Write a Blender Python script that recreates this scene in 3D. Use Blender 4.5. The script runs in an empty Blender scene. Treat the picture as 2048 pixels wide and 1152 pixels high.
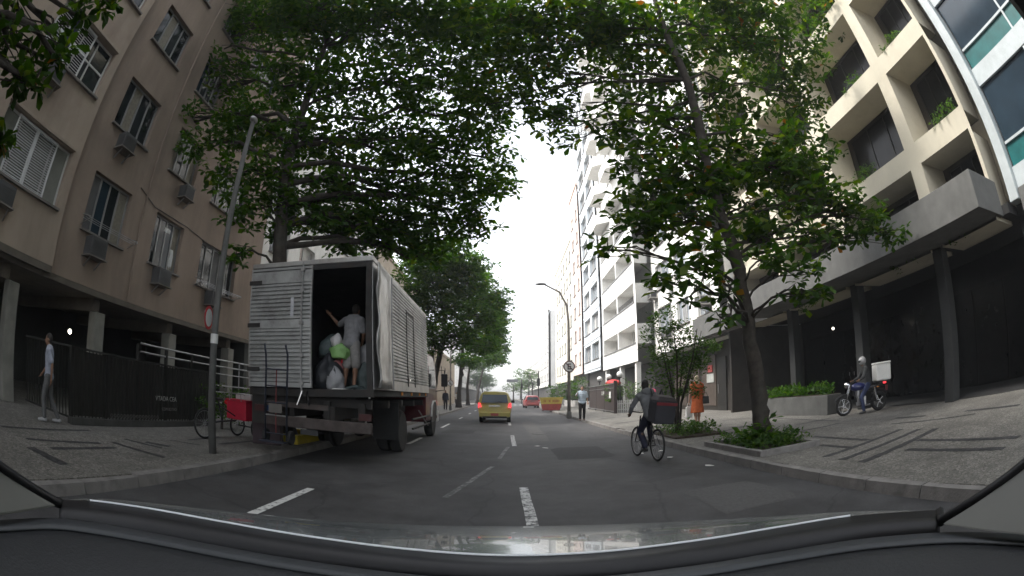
import bpy, bmesh, math, random
import numpy as np
from mathutils import Vector, Matrix, Euler

random.seed(7)
SC = bpy.context.scene
COL = SC.collection
R = math.radians
PI = math.pi

# ------------------------------------------------------------------ camera
CAM_H = 1.42
PITCH = 0.226976          # upward tilt
YAW = R(1.0)              # turned a little to the right of the street
cd = bpy.data.cameras.new('camera')
cam = bpy.data.objects.new('camera', cd)
COL.objects.link(cam)
SC.camera = cam
cam.location = (0, 0, CAM_H)
cam.rotation_euler = Euler((PI / 2 + PITCH, 0, -YAW), 'XYZ')
cd.type = 'PANO'
cd.sensor_width = 36.0
cd.sensor_height = 20.25
cd.sensor_fit = 'HORIZONTAL'
cd.clip_start = 0.05
cd.clip_end = 3000
pc = cd.cycles if hasattr(cd, 'cycles') and hasattr(cd.cycles, 'panorama_type') else cd
pc.panorama_type = 'FISHEYE_LENS_POLYNOMIAL'
pc.fisheye_fov = R(175)
pc.fisheye_polynomial_k0 = 0.0
pc.fisheye_polynomial_k1 = -0.0583982560502503
pc.fisheye_polynomial_k2 = -0.0004442137038182905
pc.fisheye_polynomial_k3 = 3.599718067287453e-05
pc.fisheye_polynomial_k4 = -1.923198124026491e-06

# ------------------------------------------------------------------ sky, sun, exposure
SUN_EL, SUN_AZ = R(52), R(-92)      # azimuth from +Y towards +X: high on the left
w = bpy.data.worlds.new('World')
SC.world = w
w.use_nodes = True
nt = w.node_tree
bg = nt.nodes['Background']
sky = nt.nodes.new('ShaderNodeTexSky')
sky.sky_type = 'NISHITA'
sky.sun_disc = False
sky.sun_elevation = SUN_EL
sky.sun_rotation = SUN_AZ
sky.air_density = 1.0
sky.dust_density = 2.0
sky.ozone_density = 1.0
hs = nt.nodes.new('ShaderNodeHueSaturation')
hs.inputs['Saturation'].default_value = 0.22
nt.links.new(sky.outputs[0], hs.inputs['Color'])
nt.links.new(hs.outputs[0], bg.inputs[0])
bg.inputs[1].default_value = 0.15

sl = bpy.data.lights.new('sun', 'SUN')
sl.energy = 1.5
sl.angle = R(14)
sl.color = (1.0, 0.95, 0.88)
so = bpy.data.objects.new('sun', sl)
COL.objects.link(so)
sd = Vector((math.sin(SUN_AZ) * math.cos(SUN_EL), math.cos(SUN_AZ) * math.cos(SUN_EL), math.sin(SUN_EL)))
so.rotation_euler = sd.to_track_quat('Z', 'Y').to_euler()
so.location = (0, 0, 60)

vs = SC.view_settings
vs.view_transform = 'Standard'
vs.look = 'None'
vs.exposure = 1.8
vs.gamma = 1.0
vs.use_curve_mapping = False
SC.cycles.max_bounces = 6
SC.cycles.diffuse_bounces = 3
SC.cycles.glossy_bounces = 3
SC.cycles.transmission_bounces = 3
SC.cycles.volume_bounces = 0
SC.cycles.transparent_max_bounces = 8
SC.cycles.caustics_reflective = False
SC.cycles.caustics_refractive = False
SC.cycles.use_denoising = True

# ------------------------------------------------------------------ the lens, for working out where things stand
FPX, KPX = 955.0, 65.2

def ray(x, y):
    dx, dy = x - 1024.0, 576.0 - y
    r = math.hypot(dx, dy)
    t = r / FPX
    for _ in range(20):
        t -= (FPX * t - KPX * t ** 3 - r) / (FPX - 3 * KPX * t * t)
    if r < 1e-9:
        v = (0, 1, 0)
    else:
        v = (math.sin(t) * dx / r, math.cos(t), math.sin(t) * dy / r)
    c, s = math.cos(PITCH), math.sin(PITCH)
    a = (v[0], c * v[1] - s * v[2], s * v[1] + c * v[2])
    c, s = math.cos(YAW), math.sin(YAW)
    return Vector((c * a[0] + s * a[1], -s * a[0] + c * a[1], a[2]))

def at(x, y, Y):
    d = ray(x, y)
    return d * (Y / d.y) + Vector((0, 0, CAM_H))

def atx(x, y, X):
    d = ray(x, y)
    return d * (X / d.x) + Vector((0, 0, CAM_H))

def atd(x, y, dist):
    return ray(x, y) * dist + Vector((0, 0, CAM_H))

# ------------------------------------------------------------------ mesh helpers
class MB:
    def __init__(self):
        self.v = []
        self.f = []

    def add(self, vs, fs):
        o = len(self.v)
        self.v += [tuple(p) for p in vs]
        self.f += [tuple(i + o for i in q) for q in fs]
        return self

    def box(self, x0, x1, y0, y1, z0, z1):
        if x0 > x1: x0, x1 = x1, x0
        if y0 > y1: y0, y1 = y1, y0
        if z0 > z1: z0, z1 = z1, z0
        vs = [(x0, y0, z0), (x1, y0, z0), (x1, y1, z0), (x0, y1, z0), (x0, y0, z1), (x1, y0, z1), (x1, y1, z1), (x0, y1, z1)]
        return self.add(vs, [(0, 3, 2, 1), (4, 5, 6, 7), (0, 1, 5, 4), (1, 2, 6, 5), (2, 3, 7, 6), (3, 0, 4, 7)])

    def cbox(self, c, s):
        return self.box(c[0] - s[0] / 2, c[0] + s[0] / 2, c[1] - s[1] / 2, c[1] + s[1] / 2, c[2] - s[2] / 2, c[2] + s[2] / 2)

    def obox(self, a, b, w, h, up=(0, 0, 1)):
        """a bar of rectangular section from a to b"""
        a, b = Vector(a), Vector(b)
        d = (b - a).normalized()
        up = Vector(up)
        s = d.cross(up)
        if s.length < 1e-5: s = d.cross(Vector((1, 0, 0)))
        s.normalize()
        u = s.cross(d).normalized()
        vs = []
        for p in (a, b):
            for i, j in ((-1, -1), (1, -1), (1, 1), (-1, 1)):
                vs.append(p + s * (i * w / 2) + u * (j * h / 2))
        return self.add(vs, [(3, 2, 1, 0), (4, 5, 6, 7), (0, 1, 5, 4), (1, 2, 6, 5), (2, 3, 7, 6), (3, 0, 4, 7)])

    def poly(self, pts):
        return self.add(pts, [tuple(range(len(pts)))])

    def tube(self, pts, r, n=8, caps=True, closed=False):
        pts = [Vector(p) for p in pts]
        k = len(pts)
        rs = r if isinstance(r, (list, tuple)) else [r] * k
        vs, fs = [], []
        prev = None
        for i, p in enumerate(pts):
            if closed:
                d = pts[(i + 1) % k] - pts[i - 1]
            else:
                d = pts[min(i + 1, k - 1)] - pts[max(i - 1, 0)]
            if d.length < 1e-9: d = Vector((0, 0, 1))
            d.normalize()
            if prev is None:
                a = d.cross(Vector((0, 0, 1)))
                if a.length < 1e-3: a = d.cross(Vector((1, 0, 0)))
            else:
                a = prev - d * prev.dot(d)
                if a.length < 1e-6: a = d.cross(Vector((0.3, 0.5, 1)))
            a.normalize()
            prev = a
            b = d.cross(a)
            for j in range(n):
                t = 2 * PI * j / n
                vs.append(p + (a * math.cos(t) + b * math.sin(t)) * rs[i])
        for i in range(k if closed else k - 1):
            i2 = (i + 1) % k
            for j in range(n):
                j2 = (j + 1) % n
                fs.append((i * n + j, i * n + j2, i2 * n + j2, i2 * n + j))
        if caps and not closed:
            fs.append(tuple(reversed(range(n))))
            fs.append(tuple((k - 1) * n + j for j in range(n)))
        return self.add(vs, fs)

    def cyl(self, a, b, r, n=12, r2=None):
        return self.tube([a, b], [r, r if r2 is None else r2], n)

    def lathe(self, prof, c=(0, 0, 0), axis='z', n=16):
        """profile of (radius, height) turned about an axis"""
        vs, fs = [], []
        k = len(prof)
        for (r, h) in prof:
            for j in range(n):
                t = 2 * PI * j / n
                p = (r * math.cos(t), r * math.sin(t), h)
                if axis == 'x': p = (p[2], p[0], p[1])
                elif axis == 'y': p = (p[0], p[2], p[1])
                vs.append((p[0] + c[0], p[1] + c[1], p[2] + c[2]))
        for i in range(k - 1):
            for j in range(n):
                j2 = (j + 1) % n
                fs.append((i * n + j, i * n + j2, (i + 1) * n + j2, (i + 1) * n + j))
        fs.append(tuple(reversed(range(n))))
        fs.append(tuple((k - 1) * n + j for j in range(n)))
        return self.add(vs, fs)

    def ell(self, c, r, nu=12, nv=8):
        vs, fs = [], []
        for i in range(1, nv):
            a = PI * i / nv
            for j in range(nu):
                t = 2 * PI * j / nu
                vs.append((c[0] + r[0] * math.sin(a) * math.cos(t), c[1] + r[1] * math.sin(a) * math.sin(t), c[2] + r[2] * math.cos(a)))
        top, bot = len(vs), len(vs) + 1
        vs += [(c[0], c[1], c[2] + r[2]), (c[0], c[1], c[2] - r[2])]
        for i in range(nv - 2):
            for j in range(nu):
                j2 = (j + 1) % nu
                fs.append((i * nu + j, (i + 1) * nu + j, (i + 1) * nu + j2, i * nu + j2))
        for j in range(nu):
            j2 = (j + 1) % nu
            fs.append((top, j, j2))
            fs.append((bot, (nv - 2) * nu + j2, (nv - 2) * nu + j))
        return self.add(vs, fs)

    def prism(self, poly, axis, a, b):
        """polygon extruded along an axis ('x': poly is (y,z); 'y': (x,z); 'z': (x,y))"""
        n = len(poly)
        def P(p, t):
            return {'x': (t, p[0], p[1]), 'y': (p[0], t, p[1]), 'z': (p[0], p[1], t)}[axis]
        vs = [P(p, a) for p in poly] + [P(p, b) for p in poly]
        fs = [tuple(reversed(range(n))), tuple(range(n, 2 * n))]
        for i in range(n):
            j = (i + 1) % n
            fs.append((i, j, n + j, n + i))
        return self.add(vs, fs)

    def torus(self, c, R0, r, axis='x', n=24, m=8):
        pts = []
        for i in range(n):
            t = 2 * PI * i / n
            q = (R0 * math.cos(t), R0 * math.sin(t))
            pts.append({'x': (c[0], c[1] + q[0], c[2] + q[1]), 'y': (c[0] + q[0], c[1], c[2] + q[1]), 'z': (c[0] + q[0], c[1] + q[1], c[2])}[axis])
        return self.tube(pts, r, m, closed=True)

    def mesh(self, name):
        me = bpy.data.meshes.new(name)
        me.from_pydata(self.v, [], self.f)
        bm = bmesh.new()
        bm.from_mesh(me)
        bmesh.ops.recalc_face_normals(bm, faces=bm.faces)
        bm.to_mesh(me)
        bm.free()
        return me

    def build(self, name, mat, parent=None, smooth=False, bevel=0.0, loc=None, rot=None):
        me = self.mesh(name)
        return link(name, me, mat, parent, smooth, bevel, loc, rot)


def link(name, me, mat, parent=None, smooth=False, bevel=0.0, loc=None, rot=None):
    o = bpy.data.objects.new(name, me)
    COL.objects.link(o)
    if mat is not None and not me.materials:
        me.materials.append(mat)
    if smooth:
        me.polygons.foreach_set('use_smooth', [True] * len(me.polygons))
        if smooth != 'all':
            try:
                me.set_sharp_from_angle(angle=R(38))
            except Exception:
                pass
    if bevel:
        m = o.modifiers.new('bevel', 'BEVEL')
        m.width = bevel
        m.segments = 2
        m.limit_method = 'ANGLE'
        m.angle_limit = R(40)
    if parent is not None:
        o.parent = parent
    if loc is not None:
        o.location = loc
    if rot is not None:
        o.rotation_euler = rot
    return o


def tag(o, label=None, cat=None, group=None, kind=None):
    if label: o['label'] = label
    if cat: o['category'] = cat
    if group: o['group'] = group
    if kind: o['kind'] = kind
    return o


def thing(name, label, cat, loc=(0, 0, 0), rot=(0, 0, 0), group=None):
    o = bpy.data.objects.new(name, None)
    o.empty_display_size = 0.2
    COL.objects.link(o)
    o.location = loc
    o.rotation_euler = rot
    return tag(o, label, cat, group)


def dup(o, parent=None):
    c = o.copy()
    COL.objects.link(c)
    if parent is not None: c.parent = parent
    for ch in [x for x in o.children]:
        dup(ch, c)
    return c


def inst(name, me, parent, loc=(0, 0, 0), rot=(0, 0, 0), scale=(1, 1, 1)):
    o = bpy.data.objects.new(name, me)
    COL.objects.link(o)
    o.parent = parent
    o.location = loc
    o.rotation_euler = rot
    o.scale = scale
    return o


# ------------------------------------------------------------------ materials
MATS = {}

def M(name, col, rough=0.7, metal=0.0, var=0.18, vscale=2.5, bump=0.0, bscale=30.0, streak=0.0, dirt=None, dscale=1.2, damt=0.5, spec=0.4, emit=0.0, coat=0.0, tint=None):
    if name in MATS: return MATS[name]
    m = bpy.data.materials.new(name)
    MATS[name] = m
    m.use_nodes = True
    N, L = m.node_tree.nodes, m.node_tree.links
    b = N['Principled BSDF']
    b.inputs['Roughness'].default_value = rough
    b.inputs['Metallic'].default_value = metal
    b.inputs['Specular IOR Level'].default_value = spec
    b.inputs['Coat Weight'].default_value = coat
    tc = N.new('ShaderNodeTexCoord')
    oi = N.new('ShaderNodeObjectInfo')
    off = N.new('ShaderNodeVectorMath'); off.operation = 'ADD'
    sc = N.new('ShaderNodeVectorMath'); sc.operation = 'SCALE'
    L.new(oi.outputs['Random'], sc.inputs['Scale'])
    sc.inputs[0].default_value = (37.0, 19.0, 11.0)
    L.new(tc.outputs['Object'], off.inputs[0])
    L.new(sc.outputs[0], off.inputs[1])
    vec = off.outputs[0]
    col = tuple(col) + (1.0,)
    last = None
    def noise(scale, detail=5.0, rough_=0.6, v=vec):
        n = N.new('ShaderNodeTexNoise')
        n.inputs['Scale'].default_value = scale
        n.inputs['Detail'].default_value = detail
        n.inputs['Roughness'].default_value = rough_
        L.new(v, n.inputs['Vector'])
        return n
    def mix(a, bcol, fac, mode='MIX'):
        x = N.new('ShaderNodeMix'); x.data_type = 'RGBA'; x.blend_type = mode
        if isinstance(fac, float): x.inputs[0].default_value = fac
        else: L.new(fac, x.inputs[0])
        if isinstance(a, tuple): x.inputs[6].default_value = a
        else: L.new(a, x.inputs[6])
        if isinstance(bcol, tuple): x.inputs[7].default_value = bcol
        else: L.new(bcol, x.inputs[7])
        return x.outputs[2]
    n1 = noise(vscale)
    dark = tuple(c * (1 - var) for c in col[:3]) + (1,)
    lite = tuple(min(1, c * (1 + var)) for c in col[:3]) + (1,)
    if tint: dark = tuple(tint) + (1,)
    r1 = N.new('ShaderNodeMapRange'); r1.inputs[1].default_value = 0.3; r1.inputs[2].default_value = 0.7
    L.new(n1.outputs[0], r1.inputs[0])
    last = mix(dark, lite, r1.outputs[0])
    if streak:
        mp = N.new('ShaderNodeMapping'); mp.inputs['Scale'].default_value = (0.55, 0.55, 0.10)
        L.new(vec, mp.inputs[0])
        n2 = noise(2.2, 4, 0.65, mp.outputs[0])
        r2 = N.new('ShaderNodeMapRange'); r2.inputs[1].default_value = 0.45; r2.inputs[2].default_value = 0.8
        r2.inputs[4].default_value = streak
        L.new(n2.outputs[0], r2.inputs[0])
        last = mix(last, tuple(c * 0.35 for c in col[:3]) + (1,), r2.outputs[0])
    if dirt:
        n3 = noise(dscale, 7, 0.7)
        r3 = N.new('ShaderNodeMapRange'); r3.inputs[1].default_value = 0.5; r3.inputs[2].default_value = 0.72
        r3.inputs[4].default_value = damt
        L.new(n3.outputs[0], r3.inputs[0])
        last = mix(last, tuple(dirt) + (1,), r3.outputs[0])
        rr = N.new('ShaderNodeMapRange'); rr.inputs[3].default_value = rough; rr.inputs[4].default_value = min(1, rough + 0.3)
        L.new(r3.outputs[0], rr.inputs[0]); L.new(rr.outputs[0], b.inputs['Roughness'])
    L.new(last, b.inputs['Base Color'])
    if bump:
        n4 = noise(bscale, 6, 0.6)
        bp = N.new('ShaderNodeBump'); bp.inputs['Strength'].default_value = bump; bp.inputs['Distance'].default_value = 0.02
        L.new(n4.outputs[0], bp.inputs['Height'])
        L.new(bp.outputs[0], b.inputs['Normal'])
    if emit:
        b.inputs['Emission Color'].default_value = col
        b.inputs['Emission Strength'].default_value = emit
    return m


def nodes_of(name):
    m = bpy.data.materials.new(name)
    MATS[name] = m
    m.use_nodes = True
    return m, m.node_tree.nodes, m.node_tree.links, m.node_tree.nodes['Principled BSDF']


def asphalt_mat():
    m, N, L, b = nodes_of('asphalt')
    tc = N.new('ShaderNodeTexCoord')
    n1 = N.new('ShaderNodeTexNoise'); n1.inputs['Scale'].default_value = 0.35; n1.inputs['Detail'].default_value = 6
    mp = N.new('ShaderNodeMapping'); mp.inputs['Scale'].default_value = (1.6, 0.25, 1)
    L.new(tc.outputs['Object'], mp.inputs[0]); L.new(mp.outputs[0], n1.inputs['Vector'])
    n2 = N.new('ShaderNodeTexNoise'); n2.inputs['Scale'].default_value = 55; n2.inputs['Detail'].default_value = 4
    L.new(tc.outputs['Object'], n2.inputs['Vector'])
    cr = N.new('ShaderNodeValToRGB')
    cr.color_ramp.elements[0].position = 0.3; cr.color_ramp.elements[0].color = (0.036, 0.036, 0.038, 1)
    cr.color_ramp.elements[1].position = 0.75; cr.color_ramp.elements[1].color = (0.066, 0.064, 0.064, 1)
    L.new(n1.outputs[0], cr.inputs[0])
    mx = N.new('ShaderNodeMix'); mx.data_type = 'RGBA'; mx.blend_type = 'OVERLAY'; mx.inputs[0].default_value = 0.65
    L.new(cr.outputs[0], mx.inputs[6]); L.new(n2.outputs[0], mx.inputs[7])
    # cracks, stains and patches
    nd = N.new('ShaderNodeTexNoise'); nd.inputs['Scale'].default_value = 1.3; nd.inputs['Detail'].default_value = 5
    L.new(tc.outputs['Object'], nd.inputs['Vector'])
    dv = N.new('ShaderNodeMix'); dv.data_type = 'RGBA'; dv.inputs[0].default_value = 0.35
    L.new(tc.outputs['Object'], dv.inputs[6]); L.new(nd.outputs['Color'], dv.inputs[7])
    vc = N.new('ShaderNodeTexVoronoi'); vc.feature = 'DISTANCE_TO_EDGE'; vc.inputs['Scale'].default_value = 0.55
    L.new(dv.outputs[2], vc.inputs['Vector'])
    ck = N.new('ShaderNodeMapRange'); ck.inputs[1].default_value = 0.002; ck.inputs[2].default_value = 0.010; ck.inputs[3].default_value = 0.72; ck.inputs[4].default_value = 1.0
    L.new(vc.outputs['Distance'], ck.inputs[0])
    ns = N.new('ShaderNodeTexNoise'); ns.inputs['Scale'].default_value = 0.9; ns.inputs['Detail'].default_value = 8; ns.inputs['Roughness'].default_value = 0.72
    L.new(tc.outputs['Object'], ns.inputs['Vector'])
    sr = N.new('ShaderNodeMapRange'); sr.inputs[1].default_value = 0.36; sr.inputs[2].default_value = 0.66; sr.inputs[3].default_value = 0.58; sr.inputs[4].default_value = 1.5
    L.new(ns.outputs[0], sr.inputs[0])
    mu = N.new('ShaderNodeMath'); mu.operation = 'MULTIPLY'; L.new(ck.outputs[0], mu.inputs[0]); L.new(sr.outputs[0], mu.inputs[1])
    vv = N.new('ShaderNodeVectorMath'); vv.operation = 'SCALE'; L.new(mx.outputs[2], vv.inputs[0]); L.new(mu.outputs[0], vv.inputs['Scale'])
    L.new(vv.outputs[0], b.inputs['Base Color'])
    rr = N.new('ShaderNodeMapRange'); rr.inputs[3].default_value = 0.62; rr.inputs[4].default_value = 0.88
    L.new(ns.outputs[0], rr.inputs[0]); L.new(rr.outputs[0], b.inputs['Roughness'])
    b.inputs['Specular IOR Level'].default_value = 0.35
    bp = N.new('ShaderNodeBump'); bp.inputs['Strength'].default_value = 0.35; bp.inputs['Distance'].default_value = 0.01
    L.new(n2.outputs[0], bp.inputs['Height']); L.new(bp.outputs[0], b.inputs['Normal'])
    return m


def mosaic_mat(name, c1, c2, joint, scale=17.0):
    """small split stones set by hand: one cell per stone, dark joints"""
    m, N, L, b = nodes_of(name)
    tc = N.new('ShaderNodeTexCoord')
    v = N.new('ShaderNodeTexVoronoi'); v.inputs['Scale'].default_value = scale; v.feature = 'F1'
    e = N.new('ShaderNodeTexVoronoi'); e.inputs['Scale'].default_value = scale; e.feature = 'DISTANCE_TO_EDGE'
    L.new(tc.outputs['Object'], v.inputs['Vector']); L.new(tc.outputs['Object'], e.inputs['Vector'])
    mx = N.new('ShaderNodeMix'); mx.data_type = 'RGBA'
    mx.inputs[6].default_value = tuple(c1) + (1,); mx.inputs[7].default_value = tuple(c2) + (1,)
    sp = N.new('ShaderNodeSeparateColor'); L.new(v.outputs['Color'], sp.inputs[0]); L.new(sp.outputs[0], mx.inputs[0])
    n = N.new('ShaderNodeTexNoise'); n.inputs['Scale'].default_value = 0.7; n.inputs['Detail'].default_value = 7; n.inputs['Roughness'].default_value = 0.7
    L.new(tc.outputs['Object'], n.inputs['Vector'])
    rg = N.new('ShaderNodeMapRange'); rg.inputs[1].default_value = 0.35; rg.inputs[2].default_value = 0.7; rg.inputs[3].default_value = 0.55; rg.inputs[4].default_value = 1.05
    L.new(n.outputs[0], rg.inputs[0])
    m2 = N.new('ShaderNodeVectorMath'); m2.operation = 'SCALE'
    L.new(mx.outputs[2], m2.inputs[0]); L.new(rg.outputs[0], m2.inputs['Scale'])
    st = N.new('ShaderNodeMapRange'); st.inputs[1].default_value = 0.02; st.inputs[2].default_value = 0.10
    L.new(e.outputs['Distance'], st.inputs[0])
    m3 = N.new('ShaderNodeMix'); m3.data_type = 'RGBA'; m3.inputs[6].default_value = tuple(joint) + (1,)
    L.new(st.outputs[0], m3.inputs[0]); L.new(m2.outputs[0], m3.inputs[7])
    L.new(m3.outputs[2], b.inputs['Base Color'])
    b.inputs['Roughness'].default_value = 0.75
    bp = N.new('ShaderNodeBump'); bp.inputs['Strength'].default_value = 0.5; bp.inputs['Distance'].default_value = 0.012
    L.new(st.outputs[0], bp.inputs['Height']); L.new(bp.outputs[0], b.inputs['Normal'])
    return m


def worn_paint_mat(name, paint, under, wear=0.5):
    m, N, L, b = nodes_of(name)
    tc = N.new('ShaderNodeTexCoord')
    n = N.new('ShaderNodeTexNoise'); n.inputs['Scale'].default_value = 9; n.inputs['Detail'].default_value = 8; n.inputs['Roughness'].default_value = 0.75
    L.new(tc.outputs['Object'], n.inputs['Vector'])
    rg = N.new('ShaderNodeMapRange'); rg.inputs[1].default_value = wear - 0.05; rg.inputs[2].default_value = wear + 0.06
    L.new(n.outputs[0], rg.inputs[0])
    mx = N.new('ShaderNodeMix'); mx.data_type = 'RGBA'
    mx.inputs[6].default_value = tuple(paint) + (1,); mx.inputs[7].default_value = tuple(under) + (1,)
    L.new(rg.outputs[0], mx.inputs[0]); L.new(mx.outputs[2], b.inputs['Base Color'])
    b.inputs['Roughness'].default_value = 0.7
    return m


def leaf_mat(name, cols, rough=0.5, trans=0.5):
    """one tone per leaf, some light coming through the blade"""
    m, N, L, b = nodes_of(name)
    g = N.new('ShaderNodeNewGeometry')
    oi = N.new('ShaderNodeObjectInfo')
    ad = N.new('ShaderNodeMath'); ad.operation = 'ADD'
    L.new(g.outputs['Random Per Island'], ad.inputs[0]); L.new(oi.outputs['Random'], ad.inputs[1])
    fr = N.new('ShaderNodeMath'); fr.operation = 'FRACT'; L.new(ad.outputs[0], fr.inputs[0])
    cr = N.new('ShaderNodeValToRGB')
    cr.color_ramp.interpolation = 'LINEAR'
    els = cr.color_ramp.elements
    while len(els) < len(cols): els.new(0.5)
    for e, (p, c) in zip(els, cols):
        e.position = p; e.color = tuple(c) + (1,)
    L.new(fr.outputs[0], cr.inputs[0])
    L.new(cr.outputs[0], b.inputs['Base Color'])
    b.inputs['Roughness'].default_value = rough
    b.inputs['Specular IOR Level'].default_value = 0.18
    tr = N.new('ShaderNodeBsdfTranslucent')
    hv = N.new('ShaderNodeHueSaturation'); hv.inputs['Hue'].default_value = 0.49; hv.inputs['Saturation'].default_value = 1.25; hv.inputs['Value'].default_value = 1.9
    L.new(cr.outputs[0], hv.inputs['Color']); L.new(hv.outputs[0], tr.inputs['Color'])
    ms = N.new('ShaderNodeMixShader'); ms.inputs[0].default_value = trans
    out = N['Material Output']
    L.new(b.outputs[0], ms.inputs[1]); L.new(tr.outputs[0], ms.inputs[2]); L.new(ms.outputs[0], out.inputs['Surface'])
    return m


ASPH = asphalt_mat()
MOS = mosaic_mat('pale_mosaic', (0.155, 0.148, 0.13), (0.255, 0.243, 0.215), (0.075, 0.07, 0.062))
MOSD = mosaic_mat('black_mosaic', (0.035, 0.035, 0.037), (0.07, 0.068, 0.068), (0.03, 0.03, 0.03))
KERB = M('kerb_granite', (0.19, 0.18, 0.17), 0.8, var=0.3, vscale=5, bump=0.5, bscale=25, dirt=(0.06, 0.055, 0.05), dscale=2.5)
CONC = M('concrete', (0.30, 0.29, 0.275), 0.85, var=0.2, bump=0.25, bscale=20, streak=0.35)
WHITEP = worn_paint_mat('white_road_paint', (0.62, 0.62, 0.6), (0.055, 0.055, 0.056), 0.56)
FADEP = worn_paint_mat('faded_road_paint', (0.30, 0.30, 0.30), (0.055, 0.055, 0.056), 0.45)
SOIL = M('soil', (0.05, 0.037, 0.026), 0.95, var=0.4, vscale=8, bump=0.8, bscale=30)
BARK = M('bark', (0.04, 0.033, 0.027), 0.92, var=0.45, vscale=6, bump=0.9, bscale=16, dirt=(0.07, 0.072, 0.06), dscale=2.0, damt=0.5)
LEAF = leaf_mat('almond_leaf', [(0.0, (0.016, 0.040, 0.009)), (0.45, (0.028, 0.062, 0.012)), (0.8, (0.046, 0.090, 0.017)), (0.985, (0.10, 0.15, 0.02)), (0.997, (0.16, 0.07, 0.02))])
LEAFD = leaf_mat('dark_leaf', [(0.0, (0.020, 0.056, 0.010)), (0.6, (0.036, 0.086, 0.014)), (0.97, (0.065, 0.125, 0.018)), (1.0, (0.12, 0.15, 0.02))])
LEAFS = leaf_mat('shrub_leaf', [(0.0, (0.03, 0.065, 0.018)), (0.6, (0.05, 0.10, 0.025)), (1.0, (0.09, 0.14, 0.04))])
BLACKM = M('black_metal', (0.015, 0.015, 0.016), 0.5, var=0.3)
DARKM = M('dark_painted_metal', (0.03, 0.028, 0.027), 0.55, var=0.35, bump=0.1)
STEEL = M('galvanised_steel', (0.36, 0.36, 0.36), 0.45, 0.85, var=0.2, vscale=4, dirt=(0.16, 0.13, 0.10), dscale=3)
CHROME = M('chrome', (0.6, 0.6, 0.62), 0.15, 1.0, var=0.05)
RUBBER = M('tyre_rubber', (0.018, 0.018, 0.018), 0.85, var=0.3, bump=0.3, bscale=60)
WHITEM = M('white_paint_metal', (0.66, 0.66, 0.64), 0.45, var=0.08, dirt=(0.3, 0.27, 0.22), dscale=2, damt=0.3)
GLASSD = M('dark_window_glass', (0.02, 0.024, 0.027), 0.08, var=0.4, vscale=0.7, spec=0.5)
GLASSP = M('sky_tinted_window_glass', (0.20, 0.22, 0.24), 0.12, var=0.3, vscale=0.8, spec=0.8)  # pale base colour stands in for bright sky mirrored in distant panes
GLASSB = M('blue_window_glass', (0.022, 0.036, 0.05), 0.1, var=0.3, vscale=0.6, spec=0.4)
REDL = M('red_lens', (0.55, 0.012, 0.015), 0.2, var=0.1, coat=0.5)
REDLIT = M('lit_red_lens', (1.0, 0.05, 0.06), 0.3, var=0.05, emit=0.5)
WHITEB = M('white_print', (0.72, 0.72, 0.70), 0.5, var=0.05)
REDB = M('red_print', (0.5, 0.02, 0.03), 0.5, var=0.08)
BLACKB = M('black_print', (0.02, 0.02, 0.02), 0.55, var=0.1)
# ================================================================== SETTING
KL, KR, SWZ = -4.15, 4.05, 0.14
YEND = 82.0

def sheet(name, x0, x1, y0, y1, z, mat, kind='structure', nx=1, ny=1):
    mb = MB()
    for i in range(nx):
        for j in range(ny):
            a, b = x0 + (x1 - x0) * i / nx, x0 + (x1 - x0) * (i + 1) / nx
            c, d = y0 + (y1 - y0) * j / ny, y0 + (y1 - y0) * (j + 1) / ny
            mb.poly([(a, c, z), (b, c, z), (b, d, z), (a, d, z)])
    o = mb.build(name, mat)
    tag(o, kind=kind)
    return o

ground = sheet('ground', -195, 195, -60, 330, -0.03, M('ground_dirt', (0.13, 0.12, 0.11), 0.95))
road = sheet('road', KL - 0.2, KR + 0.2, -40, 330, 0.0, ASPH)
side_road = sheet('side_road', -120, 120, 83, 93, -0.004, ASPH)

pave_l = MB().box(-17, KL - 0.16, -20, YEND, 0.004, SWZ).build('pavement_left', MOS)
pave_r = MB().box(KR + 0.16, 17, -20, YEND, 0.004, SWZ).build('pavement_right', MOS)
pave_l2 = MB().box(-17, KL, 94, 300, 0.004, SWZ).build('pavement_far_left', MOS)
pave_r2 = MB().box(KR, 17, 94, 300, 0.004, SWZ).build('pavement_far_right', MOS)
for o in (pave_l, pave_r, pave_l2, pave_r2): tag(o, kind='structure')

# kerb stones, one block each; a dropped kerb for the driveway on the near left
def kerb_mesh(length, h, seed):
    rnd = random.Random(seed)
    mb = MB()
    t = [rnd.uniform(-0.008, 0.008) for _ in range(8)]
    vs = [(-0.08 + t[0], 0, -0.1), (0.08, 0, -0.1), (0.08, length, -0.1), (-0.08, length, -0.1),
          (-0.08, 0, h + t[1]), (0.055 + t[2], 0, h + t[3]), (0.055 + t[4], length, h + t[5]), (-0.08, length, h + t[6])]
    mb.add(vs, [(0, 3, 2, 1), (4, 5, 6, 7), (0, 1, 5, 4), (1, 2, 6, 5), (2, 3, 7, 6), (3, 0, 4, 7)])
    me = mb.mesh('kerb_stone')
    me.materials.append(KERB)
    return me
kms = [kerb_mesh(0.985, 0.15, i) for i in range(4)]
kmlow = [kerb_mesh(0.985, 0.125, 10 + i) for i in range(2)]
y = -12.0
i = 0
while y < YEND:
    low = y < 3.9
    o = inst('kerb_stone', (kmlow if low else kms)[i % (2 if low else 4)], pave_l, (KL - 0.08, y, 0), (0, 0, random.uniform(-.006, .006)))
    low = 15 < y < 17
    o = inst('kerb_stone', (kmlow if low else kms)[(i * 3 + 1) % (2 if low else 4)], pave_r, (KR + 0.08, y, -0.012), (0, 0, PI + random.uniform(-.006, .006)))
    o.location.y += 1.0
    y += 1.0
    i += 1

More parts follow.
